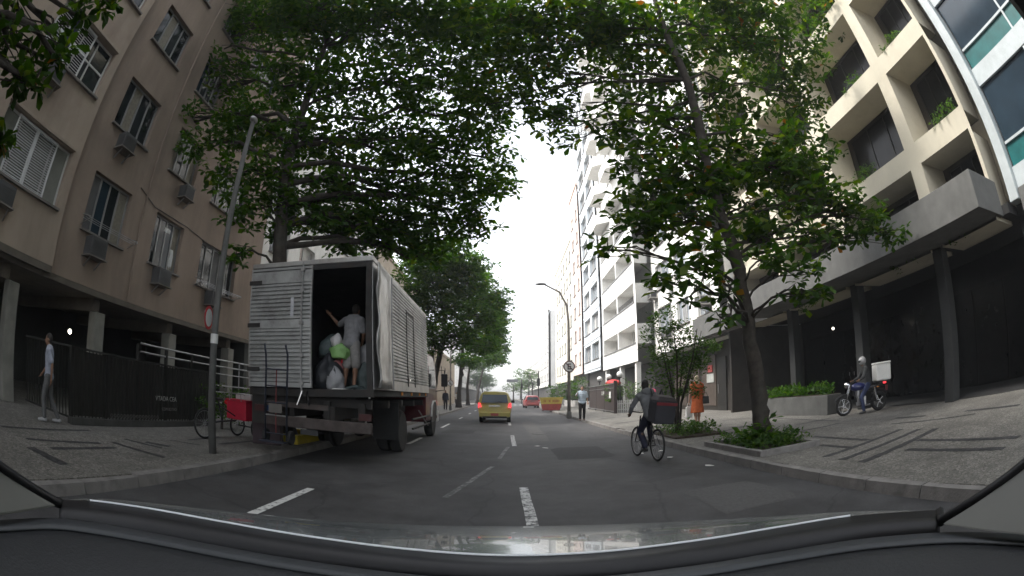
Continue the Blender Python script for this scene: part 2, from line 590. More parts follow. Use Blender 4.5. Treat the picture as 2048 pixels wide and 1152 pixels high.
# dark stone bands laid into the pale mosaic
def band(parent, pts, w, z=SWZ + 0.004):
    a, b = Vector((pts[0][0], pts[0][1], z)), Vector((pts[1][0], pts[1][1], z))
    d = (b - a).normalized()
    s = Vector((-d.y, d.x, 0)) * (w / 2)
    n = max(2, int((b - a).length / 0.12))
    vs, fs = [], []
    rnd = random.Random(int(a.x * 100) + int(b.y * 37))
    for i in range(n + 1):
        p = a + (b - a) * (i / n)
        j1, j2 = rnd.uniform(.8, 1.15), rnd.uniform(.8, 1.15)
        vs += [p - s * j1, p + s * j2]
    for i in range(n):
        fs.append((2 * i, 2 * i + 2, 2 * i + 3, 2 * i + 1))
    me = bpy.data.meshes.new('dark_band')
    me.from_pydata([tuple(v) for v in vs], [], fs)
    o = link('dark_band', me, MOSD)
    o.parent = parent
    return o

def pg(x, y):
    d = ray(x, y)
    k = (SWZ - CAM_H) / d.z
    return (d.x * k, d.y * k)
for a, b, wd in [((1648, 914), (1802, 858), .16), ((1682, 920), (1838, 858), .16), ((1722, 925), (1872, 857), .18),
                 ((1628, 873), (1738, 880), .16), ((1640, 890), (1700, 895), .15), ((1835, 880), (2040, 874), .17), ((1812, 899), (2010, 897), .17),
                 ((1530, 835), (1680, 842), .12), ((1575, 868), (1680, 846), .14), ((1592, 850), (1660, 836), .12), ((1445, 842), (1500, 836), .14), ((1450, 862), (1510, 848), .14),
                 ((1930, 822), (2040, 810), .2), ((1780, 848), (1950, 828), .14), ((1790, 836), (1850, 832), .2), ((1200, 838), (1260, 832), .25), ((1180, 826), (1250, 820), .2), ((1230, 848), (1290, 840), .2)]:
    band(pave_r, (pg(*a), pg(*b)), wd)
for a, b, wd in [((52, 878), (200, 886), .13), ((102, 897), (232, 895), .14), ((225, 884), (330, 915), .13), ((250, 878), (325, 896), .13), ((292, 884), (340, 893), .2),
                 ((342, 880), (400, 890), .1), ((378, 880), (440, 874), .1), ((60, 895), (130, 930), .2), ((0, 853), (180, 861), .12), ((440, 888), (530, 880), .12)]:
    band(pave_l, (pg(*a), pg(*b)), wd)

# road markings: each dash on its own
def dash(x, y0, y1, w=0.12, mat=WHITEP, x2=None):
    mb = MB()
    x2 = x if x2 is None else x2
    n = max(1, int((y1 - y0) / 0.4))
    vs, fs = [], []
    for i in range(n + 1):
        t = i / n
        xx = x + (x2 - x) * t
        e = random.uniform(-.006, .006)
        vs += [(xx - w / 2 + e, y0 + (y1 - y0) * t, .005), (xx + w / 2 + e, y0 + (y1 - y0) * t, .005)]
    for i in range(n):
        fs.append((2 * i, 2 * i + 1, 2 * i + 3, 2 * i + 2))
    mb.add(vs, fs)
    return mb.build('lane_dash', mat, road)
for y0, y1 in ((4.3, 6.05), (13.0, 15.1), (20.2, 23.2), (28.4, 30.5), (36.2, 38.4), (44, 46.2), (52, 54.2)):
    dash(-2.63, y0, y1, .12)
WORNP = worn_paint_mat('worn_road_paint', (0.55, 0.55, 0.54), (0.055, 0.055, 0.056), 0.5)
for y0, y1 in ((4.3, 7.1), (13.2, 16.8), (22.6, 25.2), (31, 33.5), (40, 42.5), (49, 51.5)):
    dash(0.3, y0, y1, .13, WORNP)
dash(-0.78, 6.3, 9.3, .09, FADEP, -0.22)
dash(-0.1, 10.5, 13.0, .09, FADEP, 0.12)
for k in range(9):                                   # zebra crossing before the side road
    dash(-3.6 + k * .9, 74, 78.5, .45, WORNP)

PATCH = M('asphalt_patch', (0.035, 0.035, 0.036), 0.85, var=.25, vscale=20, bump=.4, bscale=60)
PATCH2 = M('asphalt_patch_pale', (0.075, 0.073, 0.072), 0.85, var=.2, vscale=20, bump=.4, bscale=60)
for x0, x1, y0, y1, pm_ in ((1.2, 2.5, 10.2, 12.6, PATCH), (.9, 1.5, 14.5, 26, PATCH2), (-2.3, -1.1, 17.4, 19.2, PATCH), (2.4, 3.5, 4.6, 6.1, PATCH2)):
    n_ = 14
    pts = []
    for k in range(n_):
        t = k / n_ * 4
        e = int(t); q = t - e
        cx, cy = [(x0 + (x1 - x0) * q, y0), (x1, y0 + (y1 - y0) * q), (x1 - (x1 - x0) * q, y1), (x0, y1 - (y1 - y0) * q)][e]
        pts.append((cx + random.uniform(-.04, .04), cy + random.uniform(-.04, .04), .0035))
    MB().poly(pts).build('asphalt_patch', pm_, road)

# drain cover, litter
mb = MB().lathe([(0.30, 0.004), (0.30, 0.012), (0.26, 0.012), (0.24, 0.006)], (1.3, 17.5, 0), 'z', 24)
mb.build('manhole_cover', M('cast_iron', (0.05, 0.047, 0.045), 0.6, 0.6, var=0.3), road)
LITTER = M('waste_paper', (0.62, 0.61, 0.58), 0.8, var=0.12)
for k, (px, py) in enumerate([(1075, 894), (1090, 898), (1283, 909), (1340, 917), (1322, 904), (1420, 934)]):
    d = ray(px, py); s = -CAM_H / d.z
    c = Vector((d.x * s, d.y * s, 0.012))
    mb = MB()
    a = random.uniform(0, PI)
    pts = []
    for t in range(6):
        r = random.uniform(.05, .11)
        pts.append((c.x + r * math.cos(t * PI / 3 + a), c.y + r * math.sin(t * PI / 3 + a) * 1.3, c.z + random.uniform(0, .02)))
    vs = pts + [(c.x, c.y, c.z + .025)]
    mb.add(vs, [(t, (t + 1) % 6, 6) for t in range(6)])
    o = mb.build('paper_scrap', LITTER)
    nm = ['crumpled pale paper scrap on the middle of the road', 'second pale paper scrap on the middle of the road, nearer the kerb', 'white paper scrap between the wheels of the delivery bicycle',
          'white paper scrap on the asphalt right of the rear bicycle wheel', 'small white scrap in the gutter just behind the bicycle', 'white scrap in the gutter by the tree bed kerb'][k]
    tag(o, nm, 'litter', 'litter on the road')

# ------------------------------------------------------------------ buildings
def facade(X, s, u0, u1, z0, z1, ops):
    """wall sheet in the plane x = X facing s, with real openings (u0,u1,z0,z1,depth)"""
    us = sorted({u0, u1} | {o[0] for o in ops} | {o[1] for o in ops})
    zs = sorted({z0, z1} | {o[2] for o in ops} | {o[3] for o in ops})
    us = [u for u in us if u0 <= u <= u1]
    zs = [z for z in zs if z0 <= z <= z1]
    mb = MB()
    for a, b in zip(us[:-1], us[1:]):
        run = None
        for c, d in zip(zs[:-1], zs[1:]):
            mu, mz = (a + b) / 2, (c + d) / 2
            hole = any(o[0] < mu < o[1] and o[2] < mz < o[3] for o in ops)
            if not hole:
                run = [c, d] if run is None else [run[0], d]
            if (hole or d == zs[-1]) and run is not None:
                mb.poly([(X, a, run[0]), (X, b, run[0]), (X, b, run[1]), (X, a, run[1])])
                run = None
    for (a, b, c, d, dep) in ops:
        Xi = X - s * dep
        mb.poly([(X, a, c), (X, a, d), (Xi, a, d), (Xi, a, c)])
        mb.poly([(X, b, c), (X, b, d), (Xi, b, d), (Xi, b, c)])
        mb.poly([(X, a, c), (X, b, c), (Xi, b, c), (Xi, a, c)])
        mb.poly([(X, a, d), (X, b, d), (Xi, b, d), (Xi, a, d)])
    return mb

def shell(parent, X, s, u0, u1, z0, z1, mat, deep=14.0, name='side_wall'):
    """end walls, back and roof behind a facade"""
    Xb = X - s * deep
    mb = MB()
    mb.poly([(X, u0, z0), (Xb, u0, z0), (Xb, u0, z1), (X, u0, z1)])
    mb.poly([(X, u1, z0), (Xb, u1, z0), (Xb, u1, z1), (X, u1, z1)])
    mb.poly([(Xb, u0, z0), (Xb, u1, z0), (Xb, u1, z1), (Xb, u0, z1)])
    mb.poly([(X, u0, z1), (X, u1, z1), (Xb, u1, z1), (Xb, u0, z1)])
    mb.poly([(X, u0, z0), (X, u1, z0), (Xb, u1, z0), (Xb, u0, z0)])
    return mb.build(name, mat, parent)

WFR = M('window_frame_white', (0.55, 0.55, 0.53), 0.5, var=0.1, dirt=(0.3, 0.28, 0.24))
WFG = M('window_frame_grey', (0.27, 0.27, 0.265), 0.5, 0.3, var=0.15)
SILL = M('sill_stone', (0.17, 0.155, 0.14), 0.75, var=0.25)
_wc = {}
_ap = {}
def altp(me, mat):
    k = (me.name, mat.name)
    if k not in _ap:
        c = me.copy(); c.materials.clear(); c.materials.append(mat); _ap[k] = c
    return _ap[k]
def window(parent, X, s, u0, u1, z0, z1, dep, cols=2, fr=WFR, gl=GLASSD, transom=None, fw=0.05, sill=True, alt=None):
    """a framed window set dep behind the wall face; panes are its children"""
    wd, h = round(u1 - u0, 3), round(z1 - z0, 3)
    key = (wd, h, cols, fr.name, gl.name, transom, fw, sill, dep)
    if key not in _wc:
        f = MB()
        f.box(0, .05, 0, wd, 0, fw).box(0, .05, 0, wd, h - fw, h)
        for i in range(cols + 1):
            y = fw / 2 + (wd - fw) * i / cols
            f.box(.002, .052, y - fw / 2, y + fw / 2, fw, h - fw)
        if transom: f.box(.004, .048, 0, wd, transom * h - fw / 2, transom * h + fw / 2)
        me = f.mesh('window'); me.materials.append(fr)
        p = MB()
        cw = (wd - fw) / cols
        p.box(0.006, .02, fw / 2, fw / 2 + cw, fw * .6, h - fw * .6)
        pm = p.mesh('pane'); pm.materials.append(gl)
        sm = None
        if sill:
            sm = MB().box(dep + .10, .03, -.06, wd + .06, -.05, 0).mesh('sill'); sm.materials.append(SILL)
        _wc[key] = (me, pm, cw, sm)
    me, pm, cw, sm = _wc[key]
    x = X - s * dep
    o = inst('window', me, parent, (x, u0 if s > 0 else u1, z0), (0, 0, 0 if s > 0 else PI))
    for i in range(cols):
        pq = pm
        if alt and random.random() < .45:
            pq = altp(pm, random.choice(alt))
        c = inst('pane', pq, o, (random.uniform(-.003, .003), cw * i, 0), (0, random.uniform(-.004, .004), 0))
    if sm: inst('sill', sm, o)
    return o

_ac = []
ACN = {}
ACM = M('ac_casing', (0.42, 0.41, 0.38), 0.6, var=0.15, dirt=(0.2, 0.17, 0.13), dscale=4)
ACD = M('ac_dark', (0.07, 0.07, 0.07), 0.7)
def aircon(x, y, z, s, label, w=0.62, h=0.42, d=0.45, dark=False):
    if dark: w, h, d = w * .86, h * .86, d * .72
    """window air conditioner: casing, louvred grille, drip tray on brackets"""
    t = thing('air_conditioner', label, 'air conditioner', (x, y, z), (0, 0, 0 if s > 0 else PI), 'air conditioners under the windows')
    MB().box(-.12, d, -w / 2, w / 2, 0, h).build('casing', ACD if dark else ACM, t, bevel=.012)
    g = MB().box(d, d + .003, -w / 2 + .04, w / 2 - .04, .04, h - .04)
    for i in range(7):
        zz = .05 + i * (h - .1) / 7
        g.box(d + .001, d + .012, -w / 2 + .05, w / 2 - .05, zz, zz + .022)
    g.build('grille', ACD, t)
    for sg in (-1, 1):
        sgr = MB().box(.1, d - .06, sg * (w / 2 + .001), sg * (w / 2 + .004), .06, h - .08)
        for i in range(4):
            sgr.box(.1, d - .06, sg * (w / 2 + .003), sg * (w / 2 + .012), .08 + i * .07, .10 + i * .07)
        sgr.build('side_vent', ACD, t)
    MB().box(-.15, d + .05, -w / 2 - .05, w / 2 + .05, -.04, -.012).build('drip_tray', SILL, t)
    for sg in (-1, 1):
        MB().obox((-.14, sg * w * .35, -.34), (d * .8, sg * w * .35, -.045), .03, .03).build('bracket', STEEL, t)
    return t

# ---- the brown apartment block on the near left
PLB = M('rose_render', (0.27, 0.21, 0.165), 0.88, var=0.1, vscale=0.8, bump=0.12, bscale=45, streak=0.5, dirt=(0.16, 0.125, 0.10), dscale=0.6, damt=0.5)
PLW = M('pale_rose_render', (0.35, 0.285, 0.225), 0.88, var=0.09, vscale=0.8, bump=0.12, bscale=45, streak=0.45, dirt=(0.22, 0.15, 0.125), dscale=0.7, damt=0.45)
PANEL = M('grey_green_panel', (0.20, 0.205, 0.18), 0.7, var=0.15)
SHUT = M('white_shutter', (0.60, 0.61, 0.61), 0.5, var=0.07, dirt=(0.4, 0.39, 0.36), dscale=3, damt=0.4)
NAVY = M('navy_curtain', (0.02, 0.018, 0.06), 0.8)
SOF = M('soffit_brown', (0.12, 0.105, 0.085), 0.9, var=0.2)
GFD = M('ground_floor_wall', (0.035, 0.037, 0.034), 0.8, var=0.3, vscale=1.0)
COLM = M('column_paint', (0.21, 0.205, 0.18), 0.75, var=0.2, streak=0.3)

CURT = [M('curtain_cream', (0.22, 0.20, 0.16), 0.9, var=.2, vscale=12), M('curtain_grey', (0.12, 0.12, 0.12), 0.9), GLASSB]
XL, XW = -9.5, -9.33
ST = 2.72
NF = 8
lb = thing('apartment_building', 'brown rendered apartment block with shuttered windows beside the metal fence on the left', 'building', (0, 0, 0))
ops_m, ops_w = [], []
mw = [(6.3, 7.95), (9.2, 10.65), (11.75, 14.1)]
for k in range(NF):
    zb = 4.22 + ST * k
    for a, b in mw: ops_m.append((a, b, zb, zb + 1.42, .22))
    ops_w.append((2.55, 5.18, zb + .05, zb + 1.35, .24))
    ops_w.append((-2.4, .6, zb + .05, zb + 1.35, .24))
ZT = 3.0 + NF * ST
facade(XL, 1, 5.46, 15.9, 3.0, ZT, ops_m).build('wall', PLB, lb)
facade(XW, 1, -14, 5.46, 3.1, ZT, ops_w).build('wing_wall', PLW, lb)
MB().poly([(XW, 5.46, 3.1), (XL, 5.46, 3.1), (XL, 5.46, ZT), (XW, 5.46, ZT)]).build('wing_return', PLW, lb)
shell(lb, XL - .3, 1, -14, 15.9, 3.0, ZT, PLB)
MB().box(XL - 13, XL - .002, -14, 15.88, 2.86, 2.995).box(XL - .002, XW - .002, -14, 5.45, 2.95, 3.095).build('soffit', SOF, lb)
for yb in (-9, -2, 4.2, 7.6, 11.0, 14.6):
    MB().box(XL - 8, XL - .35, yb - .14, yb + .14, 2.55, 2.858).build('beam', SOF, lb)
for yc in (-9, -2, 4.5, 7.75, 11.1, 14.7):
    MB().box(XL - .62, XL - .25, yc - .19, yc + .19, SWZ, 2.55).build('column', COLM, lb, bevel=.02)
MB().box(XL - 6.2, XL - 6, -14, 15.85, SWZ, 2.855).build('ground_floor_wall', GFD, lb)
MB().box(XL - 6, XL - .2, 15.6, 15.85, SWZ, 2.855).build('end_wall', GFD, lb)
for k in range(NF):
    zb = 4.22 + ST * k
    for j, (a, b) in enumerate(mw):
        window(lb, XL, 1, a, b, zb, zb + 1.42, .2, cols=4 if j < 2 else 5, fr=WFG, transom=None, fw=.055, alt=CURT)
    for (a, b) in ((2.55, 5.18), (-2.4, .6)):
        window(lb, XW, 1, a, b, zb + .05, zb + 1.35, .22, cols=4, fr=WFR, gl=GLASSD if k else PANEL, transom=.5 if k else None)
# louvred shutters, each slat a piece
slat_m = MB().add([(0, 0, 0), (.03, 0, -.028), (.036, 0, -.024), (.006, 0, .004), (0, 1, 0), (.03, 1, -.028), (.036, 1, -.024), (.006, 1, .004)],
                  [(0, 1, 2, 3), (4, 7, 6, 5), (0, 4, 5, 1), (1, 5, 6, 2), (2, 6, 7, 3), (3, 7, 4, 0)]).mesh('slat')
slat_m.materials.append(SHUT)
def shutter(parent, x, y0, w, z0, h, n=20, mid=True, ang=0.0):
    f = MB()
    st = .055
    f.box(0, .04, 0, st, 0, h).box(0, .04, w - st, w, 0, h)
    f.box(.001, .039, st, w - st, 0, st * 1.3).box(.001, .039, st, w - st, h - st, h)
    if mid: f.box(.001, .039, st, w - st, h * .5 - st / 2, h * .5 + st / 2)
    o = f.build('shutter', SHUT, parent, loc=(x, y0, z0), rot=(0, 0, ang))
    for i in range(n):
        zz = st * 1.3 + (h - st * 2.3) * (i + .8) / n
        if mid and abs(zz - h * .5) < st * .6: continue
        inst('slat', slat_m, o, (.002, st, zz), (0, random.uniform(-.06, .06), 0), (1, w - 2 * st, 1))
    return o
for k in range(NF):
    zb = 4.27 + ST * k
    xs = XW - .13
    if k == 0:
        shutter(lb, xs, 3.05, .80, zb, 1.28, 22, False)
        shutter(lb, xs, 3.86, .80, zb, 1.28, 22, False)
    elif k == 1:
        shutter(lb, xs, 2.6, .62, zb, 1.28, 18)
        MB().box(xs + .0, xs + .02, 3.24, 3.52, zb + .02, zb + 1.26).build('curtain', NAVY, lb)
        shutter(lb, xs + .02, 3.53, .74, zb, 1.28, 18)
    else:
        shutter(lb, xs, 2.6, .8, zb, 1.28, 16)
        shutter(lb, xs, 3.41, .8, zb, 1.28, 16)
    MB().box(XW - .01, XW + .09, 2.5, 5.22, zb + 1.31, zb + 1.37).build('window_hood', PLW, lb)
MB().tube([(XL + .03, 8.55, 3.0), (XL + .03, 8.6, 24.0)], .03, 6).build('drain_pipe', PLB, lb)
MB().tube([(XL + .02, 8.2, 5.95), (XL + .03, 9.0, 5.7), (XL + .02, 10.8, 5.72), (XL + .02, 13.2, 5.5)], .012, 5).build('cable', DARKM, lb)

# air conditioners and clothes rails on the near left front
aircon(XW, 3.35, 3.72, 1, 'window air conditioner below the closed white shutters, lowest floor', .66, .44, .42, True)
aircon(XW, 3.45, 6.42, 1, 'window air conditioner below the half open louvred shutters, second row', .6, .42, .42, True)
aircon(XL, 6.85, 3.68, 1, 'dark air conditioner under the lowest grilled window nearest the shuttered bay', .7, .5, .5, True)
aircon(XL, 9.75, 3.72, 1, 'air conditioner under the middle lowest grilled window', .66, .5, .48, True)
aircon(XL, 12.6, 3.72, 1, 'air conditioner below the lowest window partly behind the street pole', .66, .5, .48, True)
aircon(XL, 6.95, 6.42, 1, 'air conditioner with pale frame under the upper window beside the leaves', .6, .45, .5, True)
aircon(XL, 10.2, 6.4, 1, 'small air conditioner high on the brown wall below the leaf edge', .55, .42, .42, True)
def clothes_rail(y0, y1, z, label):
    t = thing('clothes_rail', label, 'clothes rail', (XL, 0, z), group='clothes rails on the brown front')
    for dx in (.12, .26, .4):
        MB().tube([(dx, y0, 0), (dx, y1, 0)], .009, 5).build('line_rod', STEEL, t)
    for y in (y0 + .05, y1 - .05):
        MB().tube([(0, y, .12), (.42, y, .02), (.42, y, -.02), (0, y, -.12)], .012, 5).build('bracket', STEEL, t)
    return t
clothes_rail(6.2, 8.25, 4.42, 'metal clothes rail fixed below the window nearest the shutters')
clothes_rail(11.6, 14.1, 4.3, 'metal clothes rail below the window behind the street pole')
CL1 = M('white_cloth', (0.6, 0.6, 0.58), 0.9)
def cloth(y, z, h, w, label, mat):
    mb = MB()
    n = 6
    vs, fs = [], []
    for i in range(n + 1):
        for j in range(4):
            vs.append((XL + .27 + .02 * math.sin(i * 2 + j), y + w * i / n + .015 * math.sin(j * 2), z - h * j / 3 * (1 - .12 * math.sin(i * 1.7))))
    for i in range(n):
        for j in range(3):
            fs.append((i * 4 + j, i * 4 + 4 + j, i * 4 + 5 + j, i * 4 + 1 + j))
    mb.add(vs, fs)
    o = mb.build('hanging_cloth', mat)
    sm = o.modifiers.new('solid', 'SOLIDIFY'); sm.thickness = .006
    return tag(o, label, 'laundry', 'laundry hung at the windows')
cloth(9.85, 4.75, .5, .16, 'white cloth hanging at the middle lowest window', CL1)
cloth(9.4, 5.25, .12, .28, 'short white cloth hung across the bars of the middle lowest window', CL1)
cloth(12.6, 4.42, .16, .18, 'small white cloth on the rail left of the street pole', CL1)

# ---- the other buildings, one builder
def block(name, label, X, s, u0, u1, z0, z1, wall, st, wins, cols=2, dep=.18, fr=WFR, gl=GLASSD, gf=None, first=None, deep=12, ww=None, transom=None, cat='building', skip=None, slabs=False, wall_gf=None):
    t = thing(name, label, cat, (0, 0, 0))
    ops = []
    k = 0
    zf = first if first is not None else z0 + 1.0
    rows = []
    while zf + 1.6 < z1:
        rows.append(zf); zf += st
    for r, z in enumerate(rows):
        for c, (a, b, h) in enumerate(wins):
            if skip and skip(r, c): continue
            ops.append((a, b, z, z + h, dep + .02))
    facade(X, s, u0, u1, z0, z1, ops).build('wall', wall, t)
    shell(t, X - s * (dep + .3), s, u0, u1, z0, z1, wall, deep)
    MB().box(X + s * .12, X - s * .4, u0 - .03, u1 + .03, z1, z1 + .3).build('cornice', wall, t)
    for (a, b, c, d, e) in ops:
        window(t, X, s, a, b, c, d, dep, cols, fr, gl, transom, alt=CURT2)
    if slabs:
        for z in rows:
            MB().box(X + s * .05, X - s * .02, u0 + .01, u1 - .01, z - .95, z - .8).build('floor_band', wall, t)
    if gf is not None:
        MB().box(X - s * .6, X - s * deep, u0, u1, .1, z0 - .004).build('ground_floor', gf, t)
    return t

CURT2 = [M('curtain_white', (0.45, 0.44, 0.42), 0.9, var=.15, vscale=10), M('blind_grey', (0.25, 0.25, 0.25), 0.8)]
PWH = M('white_render', (0.74, 0.73, 0.70), 0.85, var=0.06, vscale=0.6, bump=0.1, streak=0.35, dirt=(0.55, 0.53, 0.49), dscale=0.5, damt=0.4)
PCR = M('cream_render', (0.60, 0.55, 0.44), 0.85, var=0.07, vscale=0.6, bump=0.1, streak=0.3, dirt=(0.42, 0.37, 0.29), dscale=0.5, damt=0.4)
PPK = M('pink_render', (0.70, 0.57, 0.50), 0.85, var=0.07, vscale=0.6, bump=0.1, streak=0.3)
PBL = M('pale_blue_render', (0.66, 0.70, 0.73), 0.85, var=0.07, vscale=0.6, bump=0.1, streak=0.3)
PYW = M('yellow_white_render', (0.72, 0.68, 0.58), 0.85, var=0.07, vscale=0.6, bump=0.1, streak=0.3)
PBG = M('beige_render', (0.40, 0.34, 0.27), 0.88, var=0.12, streak=0.4)
SHOP = M('shop_dark', (0.06, 0.055, 0.05), 0.6, var=0.4)

def row(u0, u1, w, gap, h):
    out, u = [], u0 + gap * .6
    while u + w < u1:
        out.append((round(u, 3), round(u + w, 3), h)); u += w + gap
    return out

block('apartment_building', 'pale pink apartment block half hidden behind the trees past the truck', -9.8, 1, 16.2, 33.5, 3.1, 13.6, PWH, 2.8, row(16.2, 33.5, 1.9, 1.3, 1.4), 3, fr=WFR, gf=SHOP)
block('corner_house', 'low beige house with a flat blank wall behind the left lamp post', -7.6, 1, 52, 74, .1, 6.4, PBG, 2.6, row(56, 73, 1.2, 2.4, 1.1), 2, first=3.9)
block('apartment_building', 'grey apartment block between the pale block and the low beige house', -9.6, 1, 34, 51.5, 3.0, 12.5, PBG, 2.8, row(34, 51.5, 1.6, 1.5, 1.4), 2, gf=SHOP)
block('apartment_building', 'far apartment block beyond the side road on the left', -8.5, 1, 96, 150, 3.2, 16, PWH, 2.9, row(96, 150, 2.2, 2.2, 1.5), 2, gf=SHOP)

# right: building with a deep concrete grid of loggias
XG = 11.5
GRD = M('cream_concrete', (0.53, 0.49, 0.39), 0.85, var=0.08, vscale=0.7, bump=0.12, streak=0.25, dirt=(0.33, 0.29, 0.22), dscale=0.8, damt=0.3)
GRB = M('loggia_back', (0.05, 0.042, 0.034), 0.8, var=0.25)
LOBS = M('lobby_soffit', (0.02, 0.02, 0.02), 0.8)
MARQ = M('marquee_concrete', (0.125, 0.125, 0.12), 0.85, var=0.15, bump=0.15, streak=0.3)
rg = thing('grid_building', 'cream concrete building with a deep square grid of planted loggias on the right', 'building')
cols_y = [4.80, 7.5, 11.95, 16.35, 20.9]
beams_z = [7.0 + 3.12 * k for k in range(-1, 7)]
ops = []
cells = []
for i in range(4):
    a = cols_y[i] + (.05 if i == 0 else .27)
    b = cols_y[i + 1] - .27
    for k in range(7):
        c, d = beams_z[k] + .36, beams_z[k + 1] - .30
        ops.append((a, b, c, d, 1.5)); cells.append((a, b, c, d, i, k))
facade(XG, -1, 4.72, 20.9, 4.9, 26.0, ops).build('concrete_grid', GRD, rg)
shell(rg, XG + 1.5, -1, 4.72, 20.9, 4.9, 26.0, GRD, 12)
LOGG = M('loggia_glass', (0.012, 0.012, 0.012), 0.2, var=.3, spec=.2)
LOGF = M('loggia_frame', (0.02, 0.018, 0.016), 0.6)
for (a, b, c, d, i, k) in cells:
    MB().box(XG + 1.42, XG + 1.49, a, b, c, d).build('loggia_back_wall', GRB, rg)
    window(rg, XG + 1.42, -1, a + .3, b - .3, c + .03, d - .15, -.03, cols=3, fr=LOGF, gl=LOGG, sill=False)
MB().box(10.0, XG + .4, 4.7, 18.35, 4.32, 5.22).build('marquee', MARQ, rg, bevel=.015)
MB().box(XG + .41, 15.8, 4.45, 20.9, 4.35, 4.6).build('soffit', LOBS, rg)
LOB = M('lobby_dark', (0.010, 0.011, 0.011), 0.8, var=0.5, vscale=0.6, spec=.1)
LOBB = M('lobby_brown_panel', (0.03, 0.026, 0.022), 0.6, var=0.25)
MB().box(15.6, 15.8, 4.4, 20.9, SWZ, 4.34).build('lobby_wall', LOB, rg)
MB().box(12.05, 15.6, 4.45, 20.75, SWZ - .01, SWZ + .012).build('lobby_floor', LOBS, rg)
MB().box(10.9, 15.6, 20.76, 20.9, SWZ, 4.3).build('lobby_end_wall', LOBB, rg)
for yc in (7.6, 11.9, 16.3):
    MB().box(11.6, 12.0, yc - .2, yc + .2, SWZ, 4.315).build('column', M('dark_column', (0.022, 0.023, 0.023), 0.6), rg, bevel=.02)
LOBG = M('lobby_glass', (0.008, 0.009, 0.010), 0.15, var=.3, spec=.25)
for j in range(9):
    y = 5.2 + j * 1.7
    MB().box(15.5, 15.598, y, y + 1.6, SWZ + .05, 3.4).build('glass_panel', LOBG, rg)
# lower band of the near right glass building
XN = 12.4
TEAL = M('teal_panel', (0.01, 0.10, 0.10), 0.35, var=0.2)
FRW = M('pale_blue_frame', (0.42, 0.46, 0.47), 0.5, var=0.1)
gb = thing('glass_building', 'glass fronted building with white frames and teal panels at the right edge', 'building')
MB().box(XN - .28, XN + .3, 4.02, 4.40, 4.6, 30).build('corner_pier', FRW, gb, bevel=.02)
for k in range(9):
    z = 4.9 + 2.95 * k
    MB().box(XN, XN + .3, -12, 4.01, z, z + .55).build('floor_band', FRW, gb)
    for j in range(6):
        y0 = 4.0 - 2.6 * (j + 1)
        MB().box(XN + .10, XN + .14, y0 + .04, y0 + 2.56, z + .56, z + 1.18).build('teal_panel', TEAL, gb)
        MB().box(XN + .10, XN + .13, y0 + .04, y0 + 2.56, z + 1.25, z + 2.94).build('pane', GLASSB, gb)
        MB().box(XN + .02, XN + .2, y0 - .045, y0 + .04, z + .55, z + 2.95).build('mullion', FRW, gb)
        MB().box(XN + .03, XN + .16, y0 + .04, y0 + 2.56, z + 1.18, z + 1.25).build('transom', FRW, gb)
MB().box(XN + .31, XN + 12, -12, 4.4, 4.3, 31).build('core', GLASSD, gb)
MB().box(XN - .1, XN + .3, -12, 4.0, 4.3, 4.88).build('lower_band', MARQ, gb)
MB().box(XN + .3, XN + .5, -12, 4.4, SWZ, 4.29).build('dark_shopfront', LOB, gb)

# cream building with window air conditioners
rc = block('cream_building', 'cream apartment building with air conditioners between the grid building and the balconies', 10.6, -1, 21.1, 31.8, 4.0, 24, PWH, 3.0,
           [(22.0, 23.9, 1.5), (25.2, 27.2, 1.5), (28.2, 31.0, 1.75)], 3, first=5.35, gf=None, gl=GLASSP)
MB().box(10.0, 10.598, 18.4, 23.4, 4.03, 5.10).build('fascia', MARQ, rc, bevel=.01)
MB().box(11.9, 12.1, 21.1, 31.8, SWZ, 3.99).build('ground_floor', LOBB, rc)
DOORB = M('dark_door', (0.02, 0.019, 0.018), 0.4)
for k, (a, b) in enumerate(((21.4, 22.6), (23.2, 24.3))):
    d = MB().box(11.82, 11.895, a, b, SWZ, 3.1).build('door', DOORB, rc)
    MB().tube([(11.78, b - .15, 1.1), (11.78, b - .15, 1.6)], .02, 6).build('handle', STEEL, d)
for k, (a, b) in enumerate(((24.6, 26.6), (27.0, 29.0), (29.2, 31.4))):
    MB().box(11.85, 11.898, a, b, .4, 3.3).build('wall_panel', M('brown_tile', (0.07, 0.055, 0.045), 0.5, var=0.2), rc)
aircon(10.6, 22.6, 5.75, -1, 'air conditioner on a bracket above the grey fascia of the cream building', .75, .5, .6)
aircon(10.6, 28.6, 4.75, -1, 'air conditioner under the wide glazed window of the cream building', .75, .5, .55)
aircon(10.6, 31.2, 7.9, -1, 'air conditioner on the cream building beside the balcony edge', .7, .5, .55)
aircon(10.6, 28.0, 8.1, -1, 'upper air conditioner over the glazed window of the cream building', .7, .5, .55)

